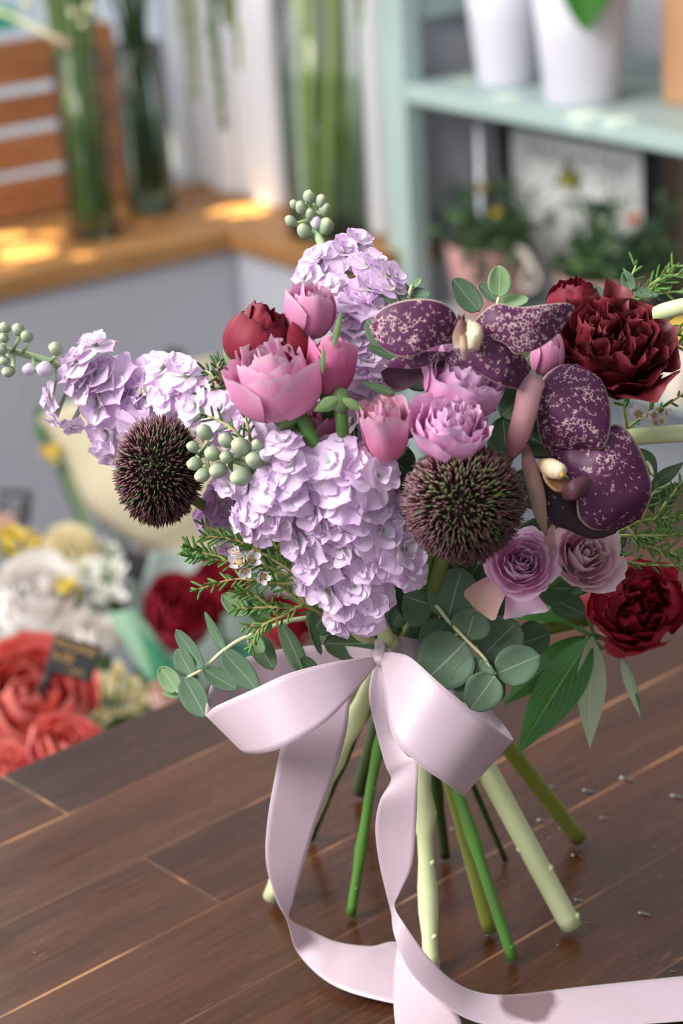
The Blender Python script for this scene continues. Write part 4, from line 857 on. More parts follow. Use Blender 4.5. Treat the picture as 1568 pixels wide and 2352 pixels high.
cutstem('blurred dark green cut stem at the back left of the fan of stems', (900, 1440, 1.08), T['m'], .0045, (-.004, 0, -.014), m_dark_st, 1)

# ---------------------------------------------------------------- satin ribbon
def ribbonmat(name, damp=None):
  t = NT(name); uvv, u, v = t.uv()
  wv = t.n.new('ShaderNodeTexWave'); wv.wave_type = 'BANDS'; wv.bands_direction = 'X'; wv.inputs['Scale'].default_value = 30; wv.inputs['Distortion'].default_value = .6; t.link(uvv, wv.inputs['Vector'])
  n1 = t.noise(t.map(uvv, (3, 160, 1)), 3, 3); n2 = t.noise(t.map(uvv, (90, 3, 1)), 3, 3)
  wb = t.math('ADD', n1, n2)
  c = t.mix(t.noise(t.obj(), 30, 2), 'D3BBC9', 'DCC7D4')
  e = t.math('MULTIPLY', t.math('ABSOLUTE', t.math('SUBTRACT', u, .5)), 2)
  c = t.mix(t.ramp(e, [(.965, (0, 0, 0, 1)), (.985, (1, 1, 1, 1))]).outputs[0], c, 'E9DCE4')
  if damp is not None:
    d = t.n.new('ShaderNodeVectorMath'); d.operation = 'DISTANCE'; d.inputs[1].default_value = damp; ob = t.obj(); t.link(ob, d.inputs[0])
    f = t.math('ADD', d.outputs['Value'], t.math('MULTIPLY', t.math('SUBTRACT', t.noise(ob, 90, 3), .5), .010))
    c = t.mix(t.ramp(f, [(.0128, (1, 1, 1, 1)), (.0138, (0, 0, 0, 1))]).outputs[0], c, '8A6C74')
  t.link(c, t.p.inputs['Base Color']); t.link(t.math('ADD', t.math('MULTIPLY', wb, .34), .0), t.p.inputs['Roughness']); t.p.inputs['Specular IOR Level'].default_value = .8
  t.p.inputs['Sheen Weight'].default_value = .3; t.bump(wb, .22, .0006); t.transl(c, .22); return t.m
m_rib = ribbonmat('pink_satin')
rb = thing('satin_ribbon', 'pale pink satin ribbon tied in a bow with tails curling onto the table', 'ribbon', W(870, 1512, 1.01))
def strip(nm, sec, bulge=0.0, n=8, mat=None, par=None, wave=0.0, nu=10):
    mb = MB(); sheet(mb, [s[0] for s in sec], [s[1] for s in sec], bulge, n, nu, wave=wave); return mb.build(nm, mat or m_rib, par or rb, solid=.0005)
# left loop: out behind, round the end, back in front
strip('bow_loop', [((868, 1494, 1.03), (866, 1530, 1.03)), ((800, 1484, 1.04), (800, 1580, 1.04)), ((740, 1482, 1.045), (720, 1620, 1.045)), ((640, 1492, 1.045), (640, 1660, 1.045)), ((550, 1516, 1.04), (580, 1690, 1.04)), ((492, 1560, 1.03), (545, 1706, 1.028)),
                   ((472, 1640, 1.01), (552, 1722, 1.008)), ((496, 1622, .992), (575, 1732, .988)), ((580, 1584, .978), (641, 1720, .972)), ((665, 1546, .975), (733, 1670, .970)), ((770, 1520, .982), (800, 1606, .978)), ((862, 1508, 1.0), (862, 1530, .998))])
# right loop
strip('bow_loop', [((872, 1494, 1.02), (874, 1520, 1.02)), ((950, 1500, 1.02), (930, 1600, 1.02)), ((1040, 1552, 1.02), (980, 1690, 1.02)), ((1112, 1616, 1.012), (1040, 1770, 1.01)), ((1160, 1670, .992), (1060, 1815, .985)),
                   ((1177, 1700, .972), (1062, 1827, .966)), ((1135, 1672, .952), (1028, 1802, .950)), ((1084, 1633, .945), (957, 1752, .945)), ((1010, 1570, .945), (903, 1690, .950)), ((945, 1512, .958), (884, 1595, .968)), ((910, 1500, .980), (876, 1530, .990)), ((880, 1498, 1.0), (872, 1524, 1.0))], .02)
# knot
kn = MB(); kn.ball(W(873, 1512, 1.004), 0, (CR * .0045, CU * .006, CB * .006), 16, 12, .2); kn.build('knot', m_rib, rb)
strip('knot_fold', [((868, 1448, 1.02), (878, 1440, 1.02)), ((866, 1480, 1.008), (886, 1470, 1.006)), ((858, 1512, .998), (882, 1515, .996)), ((862, 1536, 1.004), (884, 1540, 1.002))], .25)
strip('binding_band', [((860, 1470, 1.02), (862, 1512, 1.02)), ((900, 1462, 1.015), (902, 1520, 1.012)), ((960, 1470, 1.015), (960, 1530, 1.01)), ((1010, 1490, 1.03), (1000, 1545, 1.03))], .06)
# left tail: hangs, twists, then curls along the table
strip('ribbon_tail', [((835, 1530, 1.012), (862, 1530, 1.01)), ((720, 1600, 1.01), (810, 1592, 1.01)), ((655, 1690, 1.012), (796, 1680, 1.012)), ((630, 1790, 1.02), (770, 1775, 1.02)), ((612, 1905, 1.03), (727, 1890, 1.03)), ((612, 1990, 1.038), (695, 1990, 1.04)), ((636, 2070, 1.045), (672, 2070, 1.05)), ((659, 2112, 1.05), (664, 2108, 1.053)),
                      ((682, 2185, -.012), (705, 2133, -.020)), ((735, 2243, -.006), (770, 2163, -.014)), ((800, 2278, -.005), (850, 2174, -.012)), ((905, 2305, -.004), (912, 2165, -.01)), ((1000, 2318, -.003), (1010, 2205, -.006))], .0)
strip('ribbon_tail', [((912, 2172, -.016), (918, 2168, -.020)), ((904, 2240, -.012), (962, 2240, -.016)), ((904, 2310, -.008), (1030, 2305, -.012)), ((912, 2400, -.004), (1058, 2345, -.008)), ((920, 2480, -.003), (1066, 2420, -.004))], .03)
m_ribd = ribbonmat('pink_satin_damp', tuple(hz(1212, 2300, ZT + .006) - W(870, 1512, 1.01)))
# right tail
strip('ribbon_tail', [((858, 1528, 1.0), (888, 1520, 1.0)), ((847, 1598, .995), (896, 1600, .995)), ((866, 1690, .99), (908, 1690, .99)), ((886, 1760, .99), (935, 1735, .985)), ((898, 1792, .992), (957, 1752, .982)), ((872, 1840, .992), (958, 1820, .985)), ((862, 1900, 1.0), (955, 1900, .992)), ((870, 1975, 1.01), (945, 1990, 1.0)), ((888, 2055, 1.02), (918, 2050, 1.012)), ((899, 2098, 1.025), (906, 2084, 1.02)),
                      ((906, 2150, -.045), (930, 2125, -.05)), ((940, 2230, -.032), (985, 2200, -.036)), ((1010, 2300, -.018), (1045, 2256, -.022)), ((1085, 2345, -.008), (1110, 2282, -.012)), ((1180, 2362, -.004), (1190, 2284, -.008)), ((1320, 2362, -.003), (1330, 2268, -.006)), ((1480, 2352, -.003), (1480, 2252, -.005)), ((1640, 2340, -.003), (1640, 2236, -.005))], .0, mat=m_ribd)
# ---------------------------------------------------------------- water drops on the table
m_drop = glassmat('water', (.50, .42, .38, 1), .22)
for i, (x, y, r) in enumerate([(1262, 1808, 26), (1352, 1818, 24), (1440, 1790, 30), (1555, 1830, 26), (1390, 1880, 18), (1245, 1885, 20), (1290, 1905, 14), (1325, 1966, 20), (1330, 2068, 18), (1480, 2100, 22), (1520, 2015, 8), (1425, 2040, 7), (1042, 1905, 14), (1122, 2150, 9), (1265, 1925, 9), (1355, 2120, 7), (1285, 2172, 10), (1545, 2232, 10), (1270, 1750, 8), (1505, 1945, 8), (1460, 2205, 7), (712, 1936, 7), (81, 2188, 7), (1158, 2025, 7)]):
    P = hz(x, y, ZT + .0002); R = r * .5 * mpp(1.1); mb = MB(); mb.ball(P, 0, (CR * R, NTb * R * 1.3, ZUP * min(.0012, R * .3)), 14, 8, .2, i); b = mb.build('water_drop', m_drop, None, loc=P)
    tag(b, 'clear water drop lying on the dark table top', 'water drop', 'water drops on the table')
# ================================================================ background
BR = random.Random(9)
m_vst = [flat('vase_stem_green', '6C8650', .5, .15, 30), flat('vase_stem_dark', '3A5230', .5, .15, 30), flat('vase_stem_olive', 'A2AE6E', .5, .12, 30)]
m_glass = glassmat('vase_glass', (.94, .98, .96, 1), .45); m_glassb = glassmat('vase_base_glass', (.55, .68, .60, 1), .5); m_water = glassmat('vase_water', (.82, .90, .82, 1), .12)
UPF = lambda P, h: P + ZUP * h
def vase(label, P, r, h, hw, r2=None):
    r2 = r2 or r * 1.06; root = thing('glass_vase', label, 'vase', P, 'glass vases on the wooden ledge'); M = Matrix.Translation(P)
    mb = MB(); mb.lathe(M, [(r * .98, .004), (r, .01), (r + (r2 - r) * .5, h * .5), (r2, h), (r2 - .002, h)], 32, False); mb.build('glass_wall', m_glass, root)
    mb = MB(); mb.lathe(M, [(r * .9, .0005), (r, .004), (r, .014), (r * .9, .017)], 32, True, True); mb.build('glass_base', m_glassb, root)
    mb = MB(); mb.lathe(M, [(r - .005, .018), (r - .005, hw)], 32, True, True); mb.build('water', m_water, root); return root
def vstems(P, r, n, h0, h1, mat, rad, label, group, lean=(0, 0, 0), spread=1.6, cross=.5, seed=1):
    rg = random.Random(seed)
    for i in range(n):
        a = 2 * pi * i / n + rg.uniform(-.3, .3); q = r * (.5 + .45 * rg.random())
        b = P + V((cos(a) * q, sin(a) * q, .022 + rg.random() * h0)); a2 = a + pi * (1 if rg.random() < cross else .2) + rg.uniform(-.4, .4)
        tq = r * rg.uniform(.45, .98); rim = P + V((cos(a2) * tq, sin(a2) * tq, h1 * .62)); top = P + V((cos(a2) * tq * spread, sin(a2) * tq * spread, h1 * rg.uniform(.92, 1.05))) + V(lean)
        mb = MB(); mb.tube([V(p) for p in cr([tuple(b), tuple(b.lerp(rim, .5) + V((rg.uniform(-.004, .004), rg.uniform(-.004, .004), 0))), tuple(rim), tuple(top)], 5)], rad * rg.uniform(.8, 1.2), 7)
        tag(mb.build('vase_flower', mat, None, loc=b), label, 'flower', group)
V1 = hz(218, 545, ZL); V2 = hz(348, 482, ZL); V3 = hz(736, 540, ZL) + NB * .02
vase('tall slim glass vase full of bright green stems in front of the wooden crate', V1, .0345, .27, .165)
vstems(V1, .030, 26, .02, .46, m_vst[0], .0032, 'bright green flower stem in the slim vase before the wooden crate', 'green stems in the slim front vase', seed=2, spread=1.8)
vase('slim glass vase of dark stems standing behind the front vase by the window', V2, .036, .25, .14)
vstems(V2, .030, 15, .01, .50, m_vst[1], .0034, 'dark green flower stem in the slim vase by the window', 'dark stems in the rear vase', seed=4, spread=3.8)
vase('wide tall glass vase of thick pale green stems left of the mint shelf post', V3, .062, .36, .22)
vstems(V3, .040, 9, .01, .52, m_vst[2], .0058, 'thick pale green flower stem in the wide vase beside the mint post', 'thick stems in the wide vase', seed=6, spread=1.2, cross=.4)
# wooden crate by the window
m_crate = woodmat('crate_wood', '7E4C2C', '9A6440', 'B07E56', (1.2, 14, 14), .55)
Q = hz(0, 520, ZL); Q0 = V((Q.x, Q.y, 0)); xr = (hp(285, 300, Q, NL) - Q).dot(DL)
crt = thing('wooden_crate', 'brown slatted wooden crate standing on the ledge at the far left', 'crate', V((Q.x, Q.y, ZL)))
def cz(y): return hp(0, y, Q, NL).z
for y0, y1 in ((508, 418), (402, 318), (298, 226), (204, 98)):
    slab('slat', m_crate, Q0, DL, NL, -.30, xr, 0, .010, cz(y0), cz(y1), crt, .002)
for x in (xr - .032, -.26):
    slab('corner_post', m_crate, Q0, DL, NL, x, x + .03, .0105, .035, ZL + .001, cz(90), crt, .002)
for y0, y1 in ((508, 418), (402, 318), (298, 226), (204, 98)):
    slab('end_slat', m_crate, Q0 + DL * (xr - .0315), NL, -DL, .012, .15, -.0015, .008, cz(y0), cz(y1), crt, .002)
# things at the top left
m_teal = flat('teal_card', '3FA58E', .6, .05, 20)
P = hp(10, 60, Q + NL * .04, NL); tq = thing('box', 'teal green box seen just above the crate at the left edge', 'box', V((P.x, P.y, cz(85) + .001)))
slab('box_body', m_teal, V((P.x, P.y, 0)), DL, NL, -.08, .022, .0, .05, cz(85) + .001, cz(30), tq)
m_pinkst = petal('pale_pink_stem', [(0, 'C9D08E'), (.7, 'D9D9AE'), (1, 'E2B4AE')], .5, .1, .05)
mb = MB(); d0 = 2.55; mb.tube([W(-60, 10, d0), W(20, 35, d0), W(90, 70, d0), W(160, 104, d0)], [.0026, .003, .0034, .0062], 8); pk = mb.build('flower_twig', m_pinkst, None, loc=W(160, 104, d0))
tag(pk, 'pale twig with a pink tip reaching in at the top left corner before the vase', 'twig')
for (x, y, r) in ((205, 20, 12), (168, 30, 10), (190, 55, 9), (60, 8, 11)):
    mb = MB(); mb.ball(W(x, y, 2.75), .0001 + r * mpp(2.75), None, 8, 6, .3, x); tag(mb.build('flower_bud', m_pinkst, None, loc=W(x, y, 2.75)), 'tiny pale pink bud above the slim vase of green stems', 'bud', 'pale pink buds at the top left')
# hanging amaranth tassels
m_amar = flat('amaranth_green', '74883A', .8, .25, 120); m_amar2 = flat('amaranth_dark', '4E6A2E', .8, .25, 120)
for i, (pts, r, dd) in enumerate([([(435, -60), (440, 60), (447, 150), (452, 230)], 11, 2.95), ([(480, -80), (488, 60), (502, 180), (514, 300)], 14, 2.8), ([(545, -60), (535, 20), (545, 90), (548, 160)], 9, 2.9), ([(415, -60), (410, 10), (412, 75)], 7, 2.9), ([(824, -60), (826, 0), (826, 55)], 9, 2.8), ([(505, -60), (515, 0), (520, 60)], 12, 2.85)]):
    p = [V(q) for q in cr([tuple(W(x, y, dd)) for x, y in pts], 8)]; n = len(p); mb = MB(); rg = random.Random(i)
    mb.tube(p, [r * mpp(dd) * .5 * (1 - .5 * k / n) for k in range(n)], 6)
    for k in range(n - 1):
        for j in range(14):
            q = p[k].lerp(p[k + 1], rg.random()); a = rg.uniform(0, 6.3); rr = 1.35 * r * mpp(dd) * (1 - .55 * k / n) * rg.uniform(.5, 1); mb.ball(q + (CR * cos(a) + CB * sin(a)) * rr * .8, rr * .35, None, 5, 4)
    nm_ = ['green amaranth tassel hanging just left of the longest dark one', 'longest dark green amaranth tassel hanging at the top centre left', 'thin green amaranth tassel hanging farthest right of the amaranth cluster', 'short thin amaranth tassel leftmost of the hanging ones', 'short green tassel hanging right of the wide vase stems', 'short thick amaranth tassel just right of the longest one'][i]
    tag(mb.build('amaranth_tassel', m_amar2 if i in (1, 5) else m_amar, None, loc=p[0]), nm_, 'flower', 'hanging amaranth tassels')

# ---------------------------------------------------------------- on the shelf
m_potw = flat('white_paper_pot', 'D9D6E2', .7, .05, 60, bump=.3)
def pot(nm, label, P, r0, r1, h, mat, grp, cat='pot'):
    root = thing(nm, label, cat, P, grp); M = Matrix.Translation(P); mb = MB(); n = 28
    prof = [(r0 * .96, 0), (r0, .004), (r0 + (r1 - r0) * .5, h * .5), (r1, h), (r1 - .004, h), (r0 + (r1 - r0) * .4 - .004, h * .5), (r0 - .006, .01)]
    mb.lathe(M, prof, n, True, True); mb.build('pot_body', mat, root)
    mb = MB(); mb.lathe(M, [(r1 * .2, h * .86), (r1 * .93, h * .86), (r1 * .9, h * .83)], n, True, True); mb.build('soil', m_soil, root); return root
m_soil = flat('soil', '3A2E28', .9, .3, 150)
A_ = hz(1164, 190, .93); B_ = hz(1336, 230, .93); A_.z = B_.z = .9302
pot('flower_pot', 'white papery textured pot on the mint shelf, the left one', A_, .038, .055, .16, m_potw, 'white pots on the mint shelf')
pw_ = pot('flower_pot', 'white papery textured pot on the mint shelf, the right one with a hanging green leaf', B_, .047, .062, .16, m_potw, 'white pots on the mint shelf')
m_gl = leafmat('orchid_plant_leaf', '2F6B1E', '3E7F2A', '6FA04A', .35, .1, .5, .03)
dq = depth(B_) - .115
lf = MB(); blade(lf, W(1338, -160, dq + .02), W(1345, 76, dq - .004), cdir(0, .15, .95), 150 * mpp(dq), P_ovate, bend=.05, cup=.15, nu=8, nv=14)
lr = thing('potted_plant', 'green broad leaved plant hanging over the rim of the right white pot', 'plant', UPF(B_, .135), None)
lf.build('leaf', m_gl, lr, solid=.001)
lf = MB(); blade(lf, W(1338, -150, dq + .04), W(1270, -60, dq - .0), cdir(-.3, .5, .8), 90 * mpp(dq), P_ovate, bend=.1, cup=.15); lf.build('leaf', m_gl, lr, solid=.001)
lf = MB(); lf.tube([UPF(B_, .13), W(1338, -160, dq + .02)], .004, 8); lf.build('stem', m_vst[0], lr)
m_kraft = flat('kraft_paper', 'B98D68', .75, .06, 30)
C_ = hz(1532, 235, .93); c_x = (C_ - SH0).dot(DB); c_y = (C_ - SH0).dot(NB)
kb = thing('paper_bag', 'brown kraft paper bag at the right end of the mint shelf', 'bag', V((C_.x, C_.y, .93)))
slab('bag_body', m_kraft, SH0, DB, NB, c_x, c_x + .16, c_y - .01, c_y + .09, .9305, 1.20, kb, .004)
slab('bag_label', flat('dark_label', '3A3330', .6, .05, 20), SH0, DB, NB, c_x - .0015, c_x, c_y + .02, c_y + .035, 1.03, 1.2, kb, .0)
# items between the two boards: sign, bar, pots with plants
m_board = flat('sign_white', 'F2F1F0', .5, .02, 10); m_black = flat('black_frame', '1E1E22', .5, .05, 20); m_ink = flat('sign_grey_ink', '9A9AA2', .6, .02, 10)
def onshelf(px, py, y_):                 # point on the vertical plane y_ metres behind the shelf front
    return hp(px, py, SH0 + NB * y_, NB)
SY = .17
a0, a1, a2 = onshelf(1172, 292, SY), onshelf(1480, 335, SY), onshelf(1440, 640, SY)
sx0 = (a0 - SH0).dot(DB); sx1 = (a1 - SH0).dot(DB); wS = sx1 - sx0; hS = a0.z - ZS2
sg = thing('sign_board', 'white sign board with grey lettering and a dark frame edge behind the shelf plants', 'sign', SH0 + DB * (sx0 + wS / 2) + NB * SY + ZUP * ZS2)
slab('board', m_board, SH0, DB, NB, sx0, sx1, SY, SY + .008, ZS2 + .001, a0.z, sg, .001)
slab('frame_edge', m_black, SH0, DB, NB, sx1, sx1 + .010, SY - .005, SY + .012, ZS2 + .001, a1.z + .03, sg, .001)
lz = (onshelf(1325, 362, SY)).z; Mx = Matrix(((DB.x, 0, -NB.x, 0), (DB.y, 0, -NB.y, 0), (0, 1, 0, 0), (0, 0, 0, 1)))
def stxt(s, px, py, size):
    p = onshelf(px, py, SY - .0005); return card_text(s, size, Matrix.Translation(p) @ Mx, m_ink, sg)
stxt('kleid und klief', 1325, 365, .034); stxt('— & —', 1395, 412, .02)
P = onshelf(1100, 345, .07); br_ = thing('metal_bar', 'thin shiny metal bar standing left of the white sign', 'bar', V((P.x, P.y, ZS2)))
mb = MB(); mb.tube([V((P.x, P.y, ZS2)), V((P.x, P.y, onshelf(1100, 285, .07).z))], .0042, 10); mb.build('rod', flat('bright_metal', 'D5D7E2', .3, .03, 30), br_)
KY = .19; P = onshelf(1135, 300, KY); px_ = (P - SH0).dot(DB); bk = thing('dark_crate', 'black box standing behind the metal bar and the left shelf plant', 'box', V((P.x, P.y, ZS2)))
slab('box_body', m_black, SH0, DB, NB, px_ - .016, px_ + .02, KY, KY + .06, ZS2 + .001, onshelf(1135, 278, KY).z, bk, .002)
PY = .30; P = onshelf(1540, 480, PY); px_ = (P - SH0).dot(DB); bp = thing('wooden_post', 'beige wooden upright standing right of the white sign', 'post', V((P.x, P.y, ZS2)))
slab('board', flat('beige_wood', 'C9A78E', .6, .06, 20), SH0, DB, NB, px_ - .02, px_ + .02, PY, PY + .02, ZS2 + .001, .905, bp, .002)
m_potp = flat('pink_clay_pot', 'B98A86', .7, .08, 30)
m_herb = leafmat('marigold_foliage', '2F4A34', '44613F', '5F7C52', .6, .1, .3); m_herb2 = leafmat('marigold_light', '55724A', '6B8A55', '8FA872', .6, .1, .3)
def shelfplant(label, px, py, y_, r0, r1, h, grp, tops, lab2, fl, seed):
    P = onshelf(px, py, y_); P.z = ZS2 + .0005; pot('plant_pot', label, P, r0, r1, h, m_potp, grp)
    rg = random.Random(seed); root = thing('potted_plant', lab2, 'plant', UPF(P, h * .9), 'bushy plants on the lower shelf'); st = MB(); lv = MB(); lv2 = MB()
    C0 = UPF(P, h * .88)
    for i, (x, y, dy) in enumerate(tops):
        tpt = onshelf(x, y, y_ + dy); st.tube([V(q) for q in cr([tuple(C0 + V((rg.uniform(-.02, .02), rg.uniform(-.02, .02), 0))), tuple(C0.lerp(tpt, .5) + ZUP * .01), tuple(tpt)], 4)], .0022, 6)
        for j in range(26):
            f = rg.uniform(.25, 1.05); q = C0.lerp(tpt, f) + V([rg.gauss(0, .010) for _ in range(3)]); dr = ((tpt - C0).normalized() * .5 + V([rg.uniform(-1, 1) for _ in range(3)])).normalized(); L = rg.uniform(.018, .034)
            blade(lv2 if rg.random() < .25 else lv, q, q + dr * L, dr.orthogonal() + CB, L * .42, P_ovate, bend=.1, nu=2, nv=5)
    st.build('stem', m_vst[1], root); lv.build('foliage', m_herb, root); lv2.build('young_foliage', m_herb2, root)
    for (x, y, r, col, nm_) in fl:
        q = onshelf(x, y, y_ - .02); M = frame(q, cdir(0, .7, .6)); R = r * mpp(depth(q))
        rosette(root, M, R, R * 1.1, 14, col, one=nm_, nu=4, nv=4, o0=.8, o1=1.1, s0=1, s1=.7, seed=x)
        if nm_ == 'bud': pass
m_yel = petal('bloom_yellow', [(0, 'B98F2A'), (.5, 'DDBE3C'), (1, 'E8D060')], .6, .15, .05); m_org = flat('bloom_orange', 'D8761E', .6, .2, 100); m_budg = petal('marigold_bud', [(0, '5E7030'), (.6, '8F9A44'), (1, 'B9B060')], .6, .1, .05); m_dry = flat('dry_bloom', 'A8946A', .8, .2, 80)
shelfplant('dusty pink plant pot on the lower shelf, the left one with a rope loop', 1125, 690, .07, .045, .058, .10, 'pink pots on the lower shelf',
           [(1040, 420, 0), (1110, 400, .03), (1180, 420, 0), (1020, 500, 0), (1090, 480, -.02), (1160, 500, -.02), (1230, 480, 0), (1020, 560, 0), (1100, 600, -.05), (1220, 540, 0), (1130, 540, -.03), (1250, 520, .02), (1120, 380, .04), (1060, 520, .02), (1200, 560, -.02)], 'bushy dark green marigold plant in the left pink pot with a yellow bloom', [(1140, 490, 14, m_yel, 'bloom'), (1105, 432, 18, m_dry, 'dry_bloom')], 31)
shelfplant('dusty pink plant pot at the right of the lower shelf under an orange bloom', 1390, 745, .07, .05, .062, .10, 'pink pots on the lower shelf',
           [(1310, 400, 0), (1300, 560, 0), (1290, 620, -.04), (1340, 540, 0), (1400, 470, .02), (1420, 530, -.02), (1370, 590, -.03), (1440, 570, -.02), (1480, 540, 0), (1500, 600, 0), (1540, 470, .02), (1380, 620, -.03), (1460, 600, 0), (1350, 500, .02), (1530, 560, 0)], 'bushy dark green marigold plant in the right pink pot with an orange bloom', [(1455, 503, 16, m_org, 'bloom'), (1308, 412, 30, m_budg, 'bud')], 32)
m_rope = flat('white_rope', 'C9BFB4', .8, .08, 120)
q = [(1200, 585), (1212, 600), (1206, 625), (1200, 650), (1212, 668), (1230, 655), (1234, 632), (1222, 610), (1210, 590)]
mb = MB(); mb.tube([V(p) for p in cr([tuple(onshelf(x, y, -.012)) for x, y in q], 5)], .0032, 8); mb.tube([onshelf(1212, 594, -.012), onshelf(1204, 580, .01), onshelf(1190, 570, .035)], .0045, 8)
rp = mb.build('rope_loop', m_rope, None, loc=onshelf(1190, 570, .03)); tag(rp, 'small cream rope loop hanging from the left pink pot', 'rope')
# right end of the lower shelf and below
P = onshelf(1545, 800, .02)
for (px, py, wpx, hpx, col, nm_, lab, cat, dy) in ((1550, 770, 70, 60, 'D9B04A', 'packet', 'yellow packet half hidden at the right edge behind the needle sprigs', 'packet', -.05), (1562, 870, 60, 120, 'E6D6C4', 'paper_roll', 'cream paper roll at the right edge below the yellow packet', 'paper', -.10)):
    p = onshelf(px, py, dy); x = (p - SH0).dot(DB); hw, hh = wpx * .5 * mpp(depth(p)) / .8, hpx * .5 * mpp(depth(p))
    rt = thing(nm_, lab, cat, V((p.x, p.y, p.z - hh)))
    if nm_ == 'packet': slab('packet_body', flat('packet_' + col, col, .5, .06, 20), SH0, DB, NB, x - hw, x + hw, dy, dy + .05, p.z - hh, p.z + hh, rt, .004)
    else:
        mb = MB(); mb.lathe(Matrix.Translation(V((p.x, p.y, p.z - hh))), [(hw * .9, 0), (hw, .003), (hw, 2 * hh - .003), (hw * .8, 2 * hh), (hw * .5, 2 * hh), (hw * .5, hh)], 20, True, True); mb.build('rolled_paper', flat('roll_' + col, col, .6, .05, 30), rt)
# ---------------------------------------------------------------- the flower stand left of the table
def bstem(root, P, bucket, r=.003, mat=None):
    mb = MB(); mb.tube([V(q) for q in cr([tuple(P), tuple(P.lerp(bucket, .4) - ZUP * .01), tuple(bucket)], 5)], r, 6); mb.build('stem', mat or m_vst[0], root)
m_buck = flat('black_bucket', '1F2022', .5, .1, 20)
def bucket(label, P, r0, r1, h):
    root = thing('flower_bucket', label, 'bucket', P, 'black flower buckets on the floor'); mb = MB(); M = Matrix.Translation(P)
    mb.lathe(M, [(r0, 0), (r1, h), (r1 + .006, h), (r1 + .006, h + .008), (r1 - .004, h + .008), (r0 - .004, .01)], 28, True, True); mb.build('bucket_body', m_buck, root); return root
def fl(px, py, d): p = W(px, py, d); return V((p.x, p.y, 0))
BK = {}
for nm_, (px, py, d, top, lab) in dict(coral=(-40, 1650, 1.70, .38, 'black bucket holding the coral peonies nearest the table edge'), white=(110, 1400, 1.98, .38, 'black bucket holding the white peony and cream flowers'), red=(570, 1450, 2.06, .36, 'black bucket holding the red peonies behind the hanging eucalyptus'), free=(330, 1620, 1.85, .36, 'black bucket holding the creamy freesia beside the price card')).items():
    p = fl(px, py, d); BK[nm_] = V((p.x, p.y, top * .6)); bucket(lab, p, .056, .07, top)
bk_big = bucket('black bucket holding the paper wrapped bunch under the window ledge', fl(420, 1330, 2.35), .07, .09, .36); BK['wrap'] = fl(420, 1330, 2.35) + ZUP * .25
M_coral = petal('coral_peony', [(0, 'D8485A'), (.4, 'E0607A'), (.75, 'EE7A70'), (1, 'F4A498')], .5, .25, .12)
M_white = petal('white_peony', [(0, 'F2E6CC'), (.4, 'F6EEE6'), (1, 'F8F4F2')], .55, .25, .05)
M_cream = petal('cream_rose', [(0, 'E8C878'), (.35, 'F0DC9C'), (1, 'F4EED4')], .55, .25, .05)
M_wh = petal('white_bloom', [(0, 'DDE0B8'), (.4, 'F0EFE6'), (1, 'F2F0F0')], .55, .25, .05)
M_fre = petal('freesia_cream', [(0, 'E8CC44'), (.4, 'F4E8AC'), (1, 'F8F2D8')], .55, .25, .05)
M_redb = petal('red_peony_back', [(0, '6A0E1C'), (.5, '9A1A2C'), (1, 'B23448')], .45, .15, .05)
M_blush = petal('blush_rose', [(0, 'DDB49A'), (.5, 'EAC8B8'), (1, 'EED8CC')], .55, .25, .05)
def bloom(nm_, lab, cat, px, py, rpx, d, face, mat, n, bk, grp=None, hk=1.3, **kw):
    c = W(px, py, d); z = cdir(*face); M = frame(c, z); R = rpx * mpp(d); root = thing(nm_, lab, cat, c - z * R * hk * .5, grp)
    a = dict(o0=.8, o1=1.05, s0=.9, s1=.85, ruf=.06, crump=.08, drop=.22, nu=6, nv=6, jit=.2); a.update(kw)
    rosette(root, M, R, R * hk, n, mat, one='bloom', seed=px % 13, **a); bstem(root, c - z * R * hk * .48, BK[bk]); return root
bloom('peony', 'huge coral peony at the left edge just behind the table', 'peony', 62, 1618, 158, 1.72, (.15, .5, .85), M_coral, 26, 'coral', 'coral peonies', 1.3, s0=1.2, s1=1.0, crump=.06, ruf=.04, o0=.7, o1=.95)
bloom('peony', 'coral peony low against the table edge right of the biggest one', 'peony', 155, 1718, 92, 1.60, (.2, .6, .8), M_coral, 18, 'coral', 'coral peonies', 1.2, s0=1.2, s1=1.0, crump=.06, ruf=.04)
bloom('peony', 'coral peony cut by the left edge lowest of the three', 'peony', 15, 1770, 70, 1.55, (0, .7, .7), M_coral, 22, 'coral', 'coral peonies', 1.2)
bloom('peony', 'big white peony at the left edge above the coral peony', 'peony', 78, 1385, 105, 1.95, (.1, .6, .8), M_white, 34, 'white', 'white and cream blooms of the stand', 1.3)
bloom('rose', 'cream yellow rose behind the big white peony', 'rose', 168, 1278, 72, 2.04, (.05, .55, .8), M_cream, 24, 'white', 'white and cream blooms of the stand', 1.2)
bloom('flower', 'white bloom right of the black price card with gold writing', 'flower', 222, 1458, 56, 1.92, (.2, .6, .8), M_white, 20, 'white', 'white and cream blooms of the stand', 1.2)
bloom('flower', 'small white bloom at the left edge between white and coral peonies', 'flower', 12, 1490, 40, 1.85, (0, .6, .8), M_wh, 16, 'white', 'white and cream blooms of the stand', 1.2)
bloom('flower', 'pinkish cream bloom at the left edge under the black plant label', 'flower', 10, 1205, 32, 2.1, (0, .6, .8), M_blush, 14, 'white', 'white and cream blooms of the stand', 1.2)
bloom('peony', 'red peony at the left of the red group, fully in view', 'peony', 415, 1412, 92, 1.95, (.05, .5, .85), M_redb, 26, 'red', 'red peonies of the stand', 1.5)
bloom('peony', 'red peony rising behind the needle sprig with white blooms', 'peony', 500, 1350, 72, 2.0, (.1, .6, .8), M_redb, 22, 'red', 'red peonies of the stand', 1.3)
bloom('peony', 'red peony showing between the needle twigs and the front lavender stock', 'peony', 655, 1425, 72, 1.95, (.1, .6, .8), M_redb, 22, 'red', 'red peonies of the stand', 1.3)
